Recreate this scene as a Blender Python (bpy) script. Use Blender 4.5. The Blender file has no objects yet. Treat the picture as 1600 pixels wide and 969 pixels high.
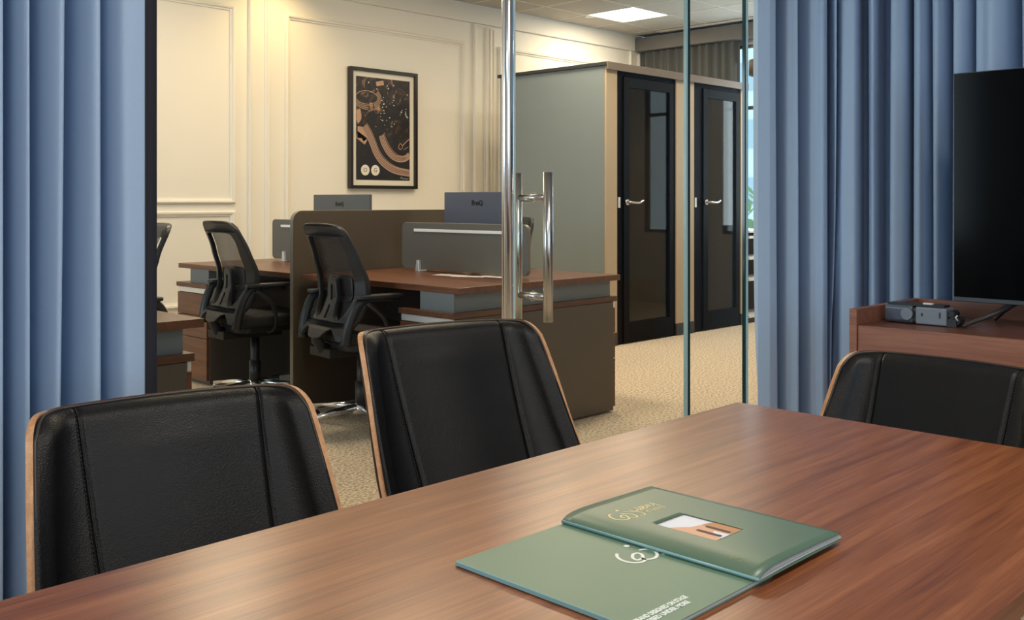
import bpy, bmesh, math, random
from mathutils import Vector, Matrix, Euler
random.seed(7)
SC = bpy.context.scene
COL = SC.collection
R = math.radians
PI = math.pi

# ------------------------------------------------------------------ camera
cam_d = bpy.data.cameras.new('camera')
cam_d.sensor_width = 36.0
cam_d.lens = 34.875
cam_d.shift_y = -0.1059
cam_d.clip_start = 0.02
cam = bpy.data.objects.new('camera', cam_d)
COL.objects.link(cam)
cam.location = (0, 0, 1.15)
cam.rotation_euler = (R(90), 0, R(-45.6))
SC.camera = cam

# ------------------------------------------------------------------ world, exposure
SC.view_settings.view_transform = 'Standard'
SC.view_settings.look = 'None'
SC.view_settings.gamma = 1.0
SC.view_settings.use_curve_mapping = False
SC.view_settings.exposure = 0.62
W = bpy.data.worlds.new('sky')
SC.world = W
W.use_nodes = True
bg = W.node_tree.nodes['Background']
bg.inputs['Color'].default_value = (0.72, 0.87, 1.0, 1)
bg.inputs['Strength'].default_value = 1.3


def area(name, loc, rot, sx, sy, power, color, spread=None):
    l = bpy.data.lights.new(name, 'AREA')
    l.shape = 'RECTANGLE'
    l.size = sx
    l.size_y = sy
    l.energy = power
    l.color = color
    if spread: l.spread = R(spread)
    o = bpy.data.objects.new(name, l)
    COL.objects.link(o)
    o.location = loc
    o.rotation_euler = rot
    return o


# daylight entering by the meeting room window (behind the camera) and by the office window
area('daylight_meeting_room', (-0.2, -2.28, 1.75), (R(90), 0, R(180)), 3.4, 1.9, 185, (0.82, 0.91, 1.0))
area('daylight_office', (9.10, 4.90, 1.75), (R(90), 0, R(90)), 1.5, 1.7, 22, (0.80, 0.91, 1.0))
area('daylight_office_west', (-2.25, 4.6, 1.7), (R(90), 0, R(-90)), 2.6, 1.7, 48, (0.70, 0.86, 1.0))

# ------------------------------------------------------------------ helpers
OFF = {}


def tag(o, label=None, cat=None, group=None, kind=None):
    if label: o['label'] = label
    if cat: o['category'] = cat
    if group: o['group'] = group
    if kind: o['kind'] = kind
    return o


def thing(name, label=None, cat=None, loc=(0, 0, 0), rz=0, group=None, kind=None):
    o = bpy.data.objects.new(name, None)
    o.empty_display_size = 0.1
    COL.objects.link(o)
    o.location = loc
    o.rotation_euler = (0, 0, rz)
    OFF[o.name] = Vector(loc) if rz == 0 else Vector((0, 0, 0))
    return tag(o, label, cat, group, kind)


def link(name, me, mats, parent=None, smooth=False, bevel=0.0, seg=2, kind=None):
    o = bpy.data.objects.new(name, me)
    COL.objects.link(o)
    if not isinstance(mats, (list, tuple)): mats = [mats]
    for m in mats: me.materials.append(m)
    off = Vector((0, 0, 0))
    if parent is not None:
        off = OFF.get(parent.name, off)
        o.parent = parent
    if off.length > 0: me.transform(Matrix.Translation(-off))
    OFF[o.name] = off
    if smooth:
        me.polygons.foreach_set('use_smooth', [True] * len(me.polygons))
    if bevel > 0:
        md = o.modifiers.new('bevel', 'BEVEL')
        md.width = bevel
        md.segments = seg
        md.limit_method = 'ANGLE'
        md.angle_limit = R(40)
    if kind: o['kind'] = kind
    return o


def mesh(name, bm, mats, parent=None, **k):
    bmesh.ops.recalc_face_normals(bm, faces=bm.faces[:])
    me = bpy.data.meshes.new(name)
    bm.to_mesh(me)
    bm.free()
    return link(name, me, mats, parent, **k)


def NB(): return bmesh.new()


def bx(bm, x0, x1, y0, y1, z0, z1, mi=0):
    vs = [bm.verts.new((x, y, z)) for z in (z0, z1) for y in (y0, y1) for x in (x0, x1)]
    for f in ((0, 2, 3, 1), (4, 5, 7, 6), (0, 1, 5, 4), (2, 6, 7, 3), (0, 4, 6, 2), (1, 3, 7, 5)):
        fc = bm.faces.new([vs[i] for i in f])
        fc.material_index = mi
    return vs


def box(name, x0, x1, y0, y1, z0, z1, mat, parent=None, bevel=0.002, **k):
    bm = NB()
    bx(bm, x0, x1, y0, y1, z0, z1)
    return mesh(name, bm, mat, parent, bevel=bevel, **k)


def cyl(bm, p0, p1, r0, r1=None, n=20, cap=True, mi=0):
    if r1 is None: r1 = r0
    p0 = Vector(p0); p1 = Vector(p1)
    d = (p1 - p0).normalized()
    a = d.orthogonal().normalized()
    b = d.cross(a)
    A = []; B = []
    for i in range(n):
        t = 2 * PI * i / n
        u = a * math.cos(t) + b * math.sin(t)
        A.append(bm.verts.new(p0 + u * r0)); B.append(bm.verts.new(p1 + u * r1))
    for i in range(n):
        j = (i + 1) % n
        f = bm.faces.new((A[i], A[j], B[j], B[i])); f.material_index = mi; f.smooth = True
    if cap:
        f = bm.faces.new(A[::-1]); f.material_index = mi
        f = bm.faces.new(B); f.material_index = mi


def tube(bm, pts, rad, n=10, mi=0, flat=1.0):
    """swept tube along points; rad may be list; flat squashes the second axis"""
    pts = [Vector(p) for p in pts]
    if not isinstance(rad, (list, tuple)): rad = [rad] * len(pts)
    rings = []
    prev = None
    for i, p in enumerate(pts):
        d = (pts[min(i + 1, len(pts) - 1)] - pts[max(i - 1, 0)]).normalized()
        if prev is None:
            a = d.orthogonal().normalized()
        else:
            a = (prev - d * prev.dot(d)).normalized()
        prev = a
        b = d.cross(a)
        rings.append([bm.verts.new(p + (a * math.cos(2 * PI * k / n) + b * flat * math.sin(2 * PI * k / n)) * rad[i]) for k in range(n)])
    for i in range(len(rings) - 1):
        for k in range(n):
            j = (k + 1) % n
            f = bm.faces.new((rings[i][k], rings[i][j], rings[i + 1][j], rings[i + 1][k])); f.smooth = True; f.material_index = mi
    bm.faces.new(rings[0][::-1]).material_index = mi
    bm.faces.new(rings[-1]).material_index = mi


def catmull(pts, n=6):
    out = []
    P = [pts[0]] + list(pts) + [pts[-1]]
    for i in range(1, len(P) - 2):
        for k in range(n):
            t = k / n
            out.append(tuple(0.5 * (2 * P[i][c] + (P[i + 1][c] - P[i - 1][c]) * t + (2 * P[i - 1][c] - 5 * P[i][c] + 4 * P[i + 1][c] - P[i + 2][c]) * t * t
                                    + (3 * P[i][c] - P[i - 1][c] - 3 * P[i + 1][c] + P[i + 2][c]) * t ** 3) for c in range(len(pts[0]))))
    out.append(tuple(pts[-1]))
    return out


def rrect(w, h, r, n=6, cx=0, cy=0, tl=True, tr=True, bl=True, br=True):
    """rounded rectangle outline, counter clockwise"""
    out = []
    for (sx, sy, a0, on) in ((1, -1, -90, br), (1, 1, 0, tr), (-1, 1, 90, tl), (-1, -1, 180, bl)):
        rr = r if on else 0.0
        px_, py_ = cx + sx * (w / 2 - rr), cy + sy * (h / 2 - rr)
        if rr == 0: out.append((px_, py_)); continue
        for i in range(n + 1):
            a = R(a0 + 90 * i / n)
            out.append((px_ + rr * math.cos(a), py_ + rr * math.sin(a)))
    return out


def prism(bm, outline, fn, t0, t1, mi=0):
    """extrude a closed outline of (a,b); fn(a,b,t) -> xyz"""
    A = [bm.verts.new(fn(a, b, t0)) for a, b in outline]
    B = [bm.verts.new(fn(a, b, t1)) for a, b in outline]
    n = len(A)
    for i in range(n):
        j = (i + 1) % n
        bm.faces.new((A[i], A[j], B[j], B[i])).material_index = mi
    bm.faces.new(A[::-1]).material_index = mi
    bm.faces.new(B).material_index = mi


def plate_holes(outlines, extrude, bevel=0.0):
    """2D outlines (first outer, rest holes) -> mesh in XY, thickness in Z"""
    cu = bpy.data.curves.new('c', 'CURVE')
    cu.dimensions = '2D'; cu.fill_mode = 'BOTH'; cu.extrude = extrude; cu.bevel_depth = bevel; cu.bevel_resolution = 1
    for ol in outlines:
        s = cu.splines.new('POLY'); s.points.add(len(ol) - 1)
        for i, (x, y) in enumerate(ol): s.points[i].co = (x, y, 0, 1)
        s.use_cyclic_u = True
    o = bpy.data.objects.new('c', cu)
    me = bpy.data.meshes.new_from_object(o)
    bpy.data.objects.remove(o); bpy.data.curves.remove(cu)
    return me


def dense(ol, step=0.02):
    out = []
    for i in range(len(ol)):
        a, b = ol[i], ol[(i + 1) % len(ol)]
        L = math.hypot(b[0] - a[0], b[1] - a[1]); k = max(1, int(L / step))
        for j in range(k): out.append((a[0] + (b[0] - a[0]) * j / k, a[1] + (b[1] - a[1]) * j / k))
    return out


def text_mesh(s, size, extrude=0.0005, shear=0.0, align='CENTER', bold=0.0, space=1.0):
    cu = bpy.data.curves.new('t', 'FONT')
    cu.body = s; cu.size = size; cu.extrude = extrude; cu.shear = shear; cu.align_x = align; cu.align_y = 'CENTER'
    cu.offset = bold; cu.space_character = space
    o = bpy.data.objects.new('t', cu)
    me = bpy.data.meshes.new_from_object(o)
    bpy.data.objects.remove(o); bpy.data.curves.remove(cu)
    return me


def ribbon(bm, pts, w, zf, closed=False):
    pts = catmull(pts, 5)
    L = []; Rr = []
    for i, p in enumerate(pts):
        a = pts[max(i - 1, 0)]; b = pts[min(i + 1, len(pts) - 1)]
        dx, dy = b[0] - a[0], b[1] - a[1]
        l = math.hypot(dx, dy) or 1
        nx, ny = -dy / l * w / 2, dx / l * w / 2
        for lst, s in ((L, 1), (Rr, -1)):
            x, y = p[0] + s * nx, p[1] + s * ny
            lst.append(bm.verts.new((x, y, zf(x, y))))
    for i in range(len(pts) - 1):
        bm.faces.new((L[i], L[i + 1], Rr[i + 1], Rr[i]))


def disc(bm, cx, cy, r, zf, n=20, ry=None):
    ry = ry or r
    bm.faces.new([bm.verts.new((cx + r * math.cos(2 * PI * i / n), cy + ry * math.sin(2 * PI * i / n), zf(cx, cy))) for i in range(n)])


# ------------------------------------------------------------------ materials
def new_mat(name):
    m = bpy.data.materials.new(name)
    m.use_nodes = True
    nt = m.node_tree
    return m, nt, nt.nodes['Principled BSDF']


def setp(b, **k):
    for n, v in k.items():
        n = n.replace('_', ' ')
        if n in b.inputs: b.inputs[n].default_value = v


def simple(name, col, rough=0.5, metal=0.0, bump=0.0, bscale=200, var=0.06, **k):
    m, nt, b = new_mat(name)
    b.inputs['Roughness'].default_value = rough
    b.inputs['Metallic'].default_value = metal
    setp(b, **k)
    tc = nt.nodes.new('ShaderNodeTexCoord')
    nz = nt.nodes.new('ShaderNodeTexNoise'); nz.inputs['Scale'].default_value = 6; nz.inputs['Detail'].default_value = 3
    nt.links.new(tc.outputs['Object'], nz.inputs['Vector'])
    mx = nt.nodes.new('ShaderNodeMix'); mx.data_type = 'RGBA'
    mx.inputs[6].default_value = (*[c * (1 - var) for c in col], 1); mx.inputs[7].default_value = (*[min(1, c * (1 + var)) for c in col], 1)
    nt.links.new(nz.outputs['Fac'], mx.inputs[0]); nt.links.new(mx.outputs[2], b.inputs['Base Color'])
    if bump > 0:
        n2 = nt.nodes.new('ShaderNodeTexNoise'); n2.inputs['Scale'].default_value = bscale; n2.inputs['Detail'].default_value = 2
        bp = nt.nodes.new('ShaderNodeBump'); bp.inputs['Strength'].default_value = bump; bp.inputs['Distance'].default_value = 0.002
        nt.links.new(tc.outputs['Object'], n2.inputs['Vector']); nt.links.new(n2.outputs['Fac'], bp.inputs['Height']); nt.links.new(bp.outputs['Normal'], b.inputs['Normal'])
    return m


def wood(name, dark, mid, light, axis='X', rough=0.32, scale=1.0, coat=0.0, spec=0.5):
    m, nt, b = new_mat(name)
    tc = nt.nodes.new('ShaderNodeTexCoord'); mp = nt.nodes.new('ShaderNodeMapping')
    s = {'X': (1.1, 22, 22), 'Y': (22, 1.1, 22), 'Z': (22, 22, 1.1)}[axis]
    mp.inputs['Scale'].default_value = [v * scale for v in s]
    nt.links.new(tc.outputs['Object'], mp.inputs['Vector'])
    n1 = nt.nodes.new('ShaderNodeTexNoise'); n1.inputs['Scale'].default_value = 1.6; n1.inputs['Detail'].default_value = 7; n1.inputs['Roughness'].default_value = 0.62; n1.inputs['Distortion'].default_value = 0.6
    nt.links.new(mp.outputs['Vector'], n1.inputs['Vector'])
    mp2 = nt.nodes.new('ShaderNodeMapping'); mp2.inputs['Scale'].default_value = [v * scale * (7 if v > 2 else 3) for v in s]
    nt.links.new(tc.outputs['Object'], mp2.inputs['Vector'])
    n2 = nt.nodes.new('ShaderNodeTexNoise'); n2.inputs['Scale'].default_value = 2.0; n2.inputs['Detail'].default_value = 3
    nt.links.new(mp2.outputs['Vector'], n2.inputs['Vector'])
    mth = nt.nodes.new('ShaderNodeMath'); mth.operation = 'MULTIPLY_ADD'; mth.inputs[1].default_value = 0.35
    nt.links.new(n2.outputs['Fac'], mth.inputs[0]); 
    sc = nt.nodes.new('ShaderNodeMath'); sc.operation = 'MULTIPLY'; sc.inputs[1].default_value = 0.65
    nt.links.new(n1.outputs['Fac'], sc.inputs[0]); nt.links.new(sc.outputs[0], mth.inputs[2])
    cr = nt.nodes.new('ShaderNodeValToRGB')
    cr.color_ramp.elements[0].position = 0.34; cr.color_ramp.elements[0].color = (*dark, 1)
    cr.color_ramp.elements[1].position = 0.66; cr.color_ramp.elements[1].color = (*light, 1)
    e = cr.color_ramp.elements.new(0.5); e.color = (*mid, 1)
    nt.links.new(mth.outputs[0], cr.inputs['Fac']); nt.links.new(cr.outputs['Color'], b.inputs['Base Color'])
    b.inputs['Roughness'].default_value = rough
    b.inputs['Specular IOR Level'].default_value = spec
    b.inputs['Coat Weight'].default_value = coat
    b.inputs['Coat Roughness'].default_value = 0.25
    bp = nt.nodes.new('ShaderNodeBump'); bp.inputs['Strength'].default_value = 0.08; bp.inputs['Distance'].default_value = 0.0012
    nt.links.new(mth.outputs[0], bp.inputs['Height']); nt.links.new(bp.outputs['Normal'], b.inputs['Normal'])
    return m


def leather(name, col=(0.011, 0.0105, 0.011)):
    m, nt, b = new_mat(name)
    b.inputs['Base Color'].default_value = (*col, 1)
    b.inputs['Roughness'].default_value = 0.40
    b.inputs['Specular IOR Level'].default_value = 0.31
    tc = nt.nodes.new('ShaderNodeTexCoord')
    v = nt.nodes.new('ShaderNodeTexVoronoi'); v.inputs['Scale'].default_value = 420; v.feature = 'F1'
    n = nt.nodes.new('ShaderNodeTexNoise'); n.inputs['Scale'].default_value = 26; n.inputs['Detail'].default_value = 5
    nt.links.new(tc.outputs['Object'], v.inputs['Vector']); nt.links.new(tc.outputs['Object'], n.inputs['Vector'])
    ad = nt.nodes.new('ShaderNodeMath'); ad.operation = 'MULTIPLY_ADD'; ad.inputs[1].default_value = 0.9
    nt.links.new(n.outputs['Fac'], ad.inputs[0]); nt.links.new(v.outputs['Distance'], ad.inputs[2])
    bp = nt.nodes.new('ShaderNodeBump'); bp.inputs['Strength'].default_value = 0.32; bp.inputs['Distance'].default_value = 0.0012
    nt.links.new(ad.outputs[0], bp.inputs['Height']); nt.links.new(bp.outputs['Normal'], b.inputs['Normal'])
    mr = nt.nodes.new('ShaderNodeMapRange'); mr.inputs['To Min'].default_value = 0.34; mr.inputs['To Max'].default_value = 0.5
    nt.links.new(n.outputs['Fac'], mr.inputs['Value']); nt.links.new(mr.outputs['Result'], b.inputs['Roughness'])
    return m


def glass(name, tint=(0.95, 0.985, 0.975), strength=1.0):
    """clear pane: straight-through light plus Fresnel mirror"""
    m = bpy.data.materials.new(name); m.use_nodes = True
    nt = m.node_tree; nt.nodes.remove(nt.nodes['Principled BSDF'])
    out = nt.nodes['Material Output']
    t = nt.nodes.new('ShaderNodeBsdfTransparent'); t.inputs['Color'].default_value = (*tint, 1)
    g = nt.nodes.new('ShaderNodeBsdfGlossy'); g.inputs['Roughness'].default_value = 0.0
    # Schlick reflectance, the same from both sides of each face
    f = nt.nodes.new('ShaderNodeLayerWeight'); f.inputs['Blend'].default_value = 0.5
    pw = nt.nodes.new('ShaderNodeMath'); pw.operation = 'POWER'; pw.inputs[1].default_value = 5.0
    ma = nt.nodes.new('ShaderNodeMath'); ma.operation = 'MULTIPLY_ADD'; ma.inputs[1].default_value = 0.96; ma.inputs[2].default_value = 0.008
    nt.links.new(f.outputs['Facing'], pw.inputs[0]); nt.links.new(pw.outputs[0], ma.inputs[0])
    mt = nt.nodes.new('ShaderNodeMath'); mt.operation = 'MULTIPLY'; mt.inputs[1].default_value = strength; mt.use_clamp = True
    mx = nt.nodes.new('ShaderNodeMixShader')
    nt.links.new(ma.outputs[0], mt.inputs[0]); nt.links.new(mt.outputs[0], mx.inputs[0])
    nt.links.new(t.outputs[0], mx.inputs[1]); nt.links.new(g.outputs[0], mx.inputs[2]); nt.links.new(mx.outputs[0], out.inputs[0])
    return m


def emis(name, col, s):
    m, nt, b = new_mat(name)
    b.inputs['Base Color'].default_value = (*col, 1)
    b.inputs['Emission Color'].default_value = (*col, 1); b.inputs['Emission Strength'].default_value = s
    return m


def curtain_mat(name, col):
    m, nt, b = new_mat(name)
    tc = nt.nodes.new('ShaderNodeTexCoord')
    n1 = nt.nodes.new('ShaderNodeTexNoise'); n1.inputs['Scale'].default_value = 900
    mp = nt.nodes.new('ShaderNodeMapping'); mp.inputs['Scale'].default_value = (1, 1, 0.25)
    nt.links.new(tc.outputs['Object'], mp.inputs['Vector']); nt.links.new(mp.outputs['Vector'], n1.inputs['Vector'])
    mx = nt.nodes.new('ShaderNodeMix'); mx.data_type = 'RGBA'
    mx.inputs[6].default_value = (*[c * 0.93 for c in col], 1); mx.inputs[7].default_value = (*[c * 1.07 for c in col], 1)
    nt.links.new(n1.outputs['Fac'], mx.inputs[0]); nt.links.new(mx.outputs[2], b.inputs['Base Color'])
    b.inputs['Roughness'].default_value = 0.75
    setp(b, Sheen_Weight=0.08, Sheen_Roughness=0.4)
    return m


def carpet_mat():
    m, nt, b = new_mat('carpet')
    tc = nt.nodes.new('ShaderNodeTexCoord')
    n1 = nt.nodes.new('ShaderNodeTexNoise'); n1.inputs['Scale'].default_value = 75; n1.inputs['Detail'].default_value = 4
    n2 = nt.nodes.new('ShaderNodeTexVoronoi'); n2.inputs['Scale'].default_value = 130
    nt.links.new(tc.outputs['Object'], n1.inputs['Vector']); nt.links.new(tc.outputs['Object'], n2.inputs['Vector'])
    cr = nt.nodes.new('ShaderNodeValToRGB')
    cr.color_ramp.elements[0].position = 0.36; cr.color_ramp.elements[0].color = (0.29, 0.22, 0.15, 1)
    cr.color_ramp.elements[1].position = 0.62; cr.color_ramp.elements[1].color = (0.74, 0.62, 0.47, 1)
    e = cr.color_ramp.elements.new(0.48); e.color = (0.54, 0.43, 0.31, 1)
    nt.links.new(n1.outputs['Fac'], cr.inputs['Fac']); nt.links.new(cr.outputs['Color'], b.inputs['Base Color'])
    b.inputs['Roughness'].default_value = 0.95
    bp = nt.nodes.new('ShaderNodeBump'); bp.inputs['Strength'].default_value = 0.6; bp.inputs['Distance'].default_value = 0.004
    nt.links.new(n2.outputs['Distance'], bp.inputs['Height']); nt.links.new(bp.outputs['Normal'], b.inputs['Normal'])
    return m


def mesh_fabric():
    m, nt, b = new_mat('black_mesh_fabric')
    b.inputs['Base Color'].default_value = (0.010, 0.010, 0.011, 1); b.inputs['Roughness'].default_value = 0.6
    out = nt.nodes['Material Output']
    t = nt.nodes.new('ShaderNodeBsdfTransparent')
    tc = nt.nodes.new('ShaderNodeTexCoord'); n = nt.nodes.new('ShaderNodeTexNoise'); n.inputs['Scale'].default_value = 300
    nt.links.new(tc.outputs['Object'], n.inputs['Vector'])
    mr = nt.nodes.new('ShaderNodeMapRange'); mr.inputs['From Min'].default_value = 0.3; mr.inputs['From Max'].default_value = 0.7; mr.inputs['To Min'].default_value = 0.72; mr.inputs['To Max'].default_value = 0.86
    nt.links.new(n.outputs['Fac'], mr.inputs['Value'])
    mx = nt.nodes.new('ShaderNodeMixShader')
    nt.links.new(mr.outputs['Result'], mx.inputs[0]); nt.links.new(t.outputs[0], mx.inputs[1]); nt.links.new(b.outputs[0], mx.inputs[2]); nt.links.new(mx.outputs[0], out.inputs[0])
    return m


M = {}
M['table'] = wood('walnut_table_top', (0.135, 0.040, 0.014), (0.235, 0.078, 0.028), (0.345, 0.130, 0.050), 'X', rough=0.28, scale=1.1, coat=0.05, spec=0.42)
M['walnutY'] = wood('walnut_grain_along_y', (0.085, 0.030, 0.014), (0.140, 0.052, 0.026), (0.205, 0.085, 0.045), 'Y', rough=0.33, scale=1.0)
M['walnutX'] = wood('walnut_grain_along_x', (0.060, 0.022, 0.011), (0.100, 0.038, 0.020), (0.150, 0.062, 0.033), 'X', rough=0.35)
M['walnutZ'] = wood('walnut_grain_upright', (0.055, 0.020, 0.010), (0.095, 0.036, 0.019), (0.145, 0.060, 0.032), 'Z', rough=0.4)
M['credenza'] = wood('reddish_walnut', (0.20, 0.075, 0.045), (0.27, 0.108, 0.066), (0.35, 0.155, 0.10), 'Y', rough=0.4)
M['ply'] = wood('plywood_edge', (0.48, 0.22, 0.09), (0.62, 0.32, 0.15), (0.74, 0.45, 0.25), 'Z', rough=0.45, scale=2)
M['shell'] = wood('walnut_veneer_shell', (0.060, 0.020, 0.010), (0.105, 0.036, 0.019), (0.155, 0.058, 0.030), 'Z', rough=0.35)
M['leather'] = leather('black_leather', (0.006, 0.0056, 0.006))
M['stitch'] = simple('black_thread', (0.03, 0.028, 0.028), 0.7)
M['bronze_pipe'] = simple('brown_piping', (0.05, 0.036, 0.026), 0.4)
M['curtain'] = curtain_mat('blue_curtain', (0.395, 0.54, 0.745))
M['sheer'] = simple('grey_office_curtain', (0.075, 0.075, 0.068), 0.9)
M['pelmet'] = simple('grey_pelmet', (0.14, 0.132, 0.12), 0.8)
M['wall'] = simple('cream_wall_paint', (0.80, 0.755, 0.68), 0.6, bump=0.02, bscale=80, var=0.015)
M['plain'] = simple('white_wall_paint', (0.50, 0.50, 0.50), 0.7, var=0.02)
M['ceil'] = simple('ceiling_tile_white', (0.48, 0.44, 0.38), 0.9, bump=0.15, bscale=260, var=0.03)
M['tbar'] = simple('white_ceiling_bar', (0.66, 0.62, 0.55), 0.5)
M['carpet'] = carpet_mat()
M['steel'] = simple('brushed_steel', (0.66, 0.64, 0.61), 0.24, 1.0, var=0.03)
M['chrome'] = simple('polished_chrome', (0.90, 0.91, 0.93), 0.20, 1.0, var=0.01)
M['glass'] = glass('clear_glass', (0.96, 0.985, 0.975), 0.75)
M['frame_glass'] = glass('picture_glazing', (1, 1, 1), 0.6)
M['booth_glass'] = glass('booth_door_glass', (0.62, 0.60, 0.55), 2.2)
M['edge_light'] = simple('pale_glass_edge', (0.52, 0.72, 0.71), 0.15, var=0.02)
M['edge_dark'] = simple('dark_teal_glass_edge', (0.004, 0.035, 0.036), 0.1, var=0.02)
M['screen_grey'] = simple('grey_screen_panel', (0.115, 0.110, 0.100), 0.5, var=0.04)
M['divider'] = simple('taupe_divider_board', (0.090, 0.068, 0.044), 0.38, var=0.04)
M['divider_edge'] = simple('grey_edge_band', (0.22, 0.20, 0.165), 0.4)
M['taupe'] = simple('taupe_laminate', (0.085, 0.068, 0.052), 0.42, var=0.04)
M['spacer'] = simple('slate_grey_panel', (0.15, 0.165, 0.175), 0.5)
M['alu'] = simple('matt_aluminium', (0.78, 0.79, 0.80), 0.35, 0.6)
M['white'] = simple('white_plastic', (0.80, 0.80, 0.80), 0.4)
M['paper'] = simple('white_paper', (0.62, 0.60, 0.58), 0.7)
M['black_plastic'] = simple('black_plastic', (0.016, 0.017, 0.019), 0.42)
M['dark_plastic'] = simple('charcoal_plastic', (0.013, 0.014, 0.017), 0.42)
M['grey_plastic'] = simple('grey_plastic', (0.068, 0.063, 0.060), 0.45)
M['black'] = simple('black_void', (0.006, 0.006, 0.006), 0.6)
M['seat_fabric'] = simple('black_seat_fabric', (0.008, 0.008, 0.009), 0.85, bump=0.2, bscale=500)
M['meshf'] = mesh_fabric()
M['tv_screen'] = simple('tv_screen', (0.002, 0.002, 0.0025), 0.12, var=0.0, Specular_IOR_Level=0.10)
M['tv_frame'] = simple('tv_frame', (0.055, 0.062, 0.072), 0.35)
M['monitor'] = simple('slate_monitor_back', (0.075, 0.085, 0.125), 0.42)
M['monitor2'] = simple('grey_monitor_back', (0.082, 0.092, 0.105), 0.42)
M['booth_side'] = simple('grey_booth_laminate', (0.190, 0.225, 0.235), 0.5, var=0.02)
M['booth_post'] = simple('beige_booth_post', (0.42, 0.33, 0.225), 0.45, var=0.02)
M['booth_post2'] = simple('brown_booth_post', (0.19, 0.15, 0.11), 0.45, var=0.02)
M['booth_trim'] = simple('brown_booth_trim', (0.15, 0.115, 0.085), 0.4)
M['booth_frame'] = simple('black_door_frame', (0.004, 0.004, 0.005), 0.5, Specular_IOR_Level=0.06)
M['booth_inner'] = simple('beige_booth_lining', (0.40, 0.36, 0.29), 0.8)
M['roof'] = simple('dark_roof_board', (0.03, 0.031, 0.033), 0.5)
M['frame_black'] = simple('black_picture_frame', (0.012, 0.010, 0.009), 0.35)
M['mat_board'] = simple('ivory_mat_board', (0.80, 0.74, 0.64), 0.7)
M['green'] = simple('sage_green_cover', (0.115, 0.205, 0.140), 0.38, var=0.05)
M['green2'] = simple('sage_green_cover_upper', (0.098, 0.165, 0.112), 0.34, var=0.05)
M['spine'] = simple('pale_blue_green_fold', (0.22, 0.40, 0.42), 0.3)
M['ink_white'] = simple('white_print', (0.82, 0.86, 0.80), 0.5)
M['ink_gold'] = simple('gold_foil', (0.78, 0.66, 0.34), 0.35, 0.4)
M['ink_dim'] = simple('faint_gold_print', (0.30, 0.27, 0.12), 0.4, 0.2)
M['ink_red'] = simple('faint_red_print', (0.24, 0.16, 0.09), 0.4)
M['ink_black'] = simple('black_print', (0.01, 0.01, 0.012), 0.4)
M['building'] = simple('pale_tower_facade', (0.62, 0.72, 0.80), 0.8)
M['building_win'] = simple('tower_window_glass', (0.36, 0.48, 0.56), 0.2)
M['foliage'] = simple('green_foliage', (0.20, 0.32, 0.16), 0.8)
M['shade'] = simple('brown_lamp_shade', (0.085, 0.055, 0.036), 0.7)
M['win_frame'] = simple('dark_window_frame', (0.05, 0.045, 0.04), 0.4)
M['shelf_wood'] = simple('dark_bookcase', (0.055, 0.035, 0.025), 0.5)
M['led'] = emis('led_panel_diffuser', (1.0, 0.88, 0.70), 5.0)
M['led_cool'] = emis('added_led_panel_neutral', (1.0, 0.96, 0.90), 3.0)

# ------------------------------------------------------------------ setting
XE, YN, CZ = 9.18, 6.90, 3.03      # office far walls, ceiling
PX0, PX1, PY0, PG = -2.3, 3.90, -2.4, 2.055  # meeting room extents, glass line
mc = 2.78
f = box('floor', PX0 - 0.1, XE + 0.1, PY0 - 0.1, YN + 0.1, -0.12, 0, M['carpet'], bevel=0, kind='structure')

wn = thing('wall_north', kind='structure', loc=(4, YN, 0))
box('wall_panel', PX0 - 0.1, XE + 0.1, YN, YN + 0.1, 0, CZ, M['wall'], wn, bevel=0)
box('cornice', PX0 - 0.1, XE, YN - 0.035, YN, 2.855, CZ, M['pelmet'] if False else M['wall'], wn, bevel=0.003)


def frame_mould(x0, x1, z0, z1, parent, w=0.042, d=0.027):
    """mitred moulding rectangle with a stepped profile, on the wall plane"""
    prof = [(0, 0), (0, d * 0.55), (w * 0.25, d), (w * 0.55, d * 0.9), (w * 0.75, d * 0.45), (w, d * 0.35), (w, 0)]
    bm = NB()
    cs = [(x0, z0, 1, 1), (x1, z0, -1, 1), (x1, z1, -1, -1), (x0, z1, 1, -1)]
    rings = [[bm.verts.new((cx + sx * a, YN - dd, cz + sz * a)) for a, dd in prof] for cx, cz, sx, sz in cs]
    for i in range(4):
        A, B = rings[i], rings[(i + 1) % 4]
        for k in range(len(prof) - 1):
            bm.faces.new((A[k], A[k + 1], B[k + 1], B[k]))
    return mesh('panel_moulding', bm, M['wall'], parent)


mod = 2.42
for k in range(-2, 3):
    b = 4.43 - mod + k * mod + mod * 0
    x0 = 4.43 + (k - 0) * mod
    x1 = min(x0 + 1.97, 9.05)
    if x0 < 9:
        if k <= -1:
            frame_mould(x0, x1, 1.135, 2.665, wn)
            frame_mould(x0, x1, 0.36, 1.08, wn)
        else:
            frame_mould(x0, x1, 0.36, 2.665, wn)
    nx = x0 - 0.335
    frame_mould(nx, nx + 0.185, 0.36, 2.855, wn, w=0.036)
frame_mould(6.735, 6.80, 0.36, 2.83, wn, w=0.02, d=0.012)
bb = box('baseboard_north', PX0, XE, YN - 0.02, YN, 0, 0.21, M['wall'], bevel=0.004, kind='structure')
box('trim_1', PX0, XE, YN - 0.034, YN - 0.021, 0.185, 0.205, M['wall'], bevel=0.003, kind='structure')

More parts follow.
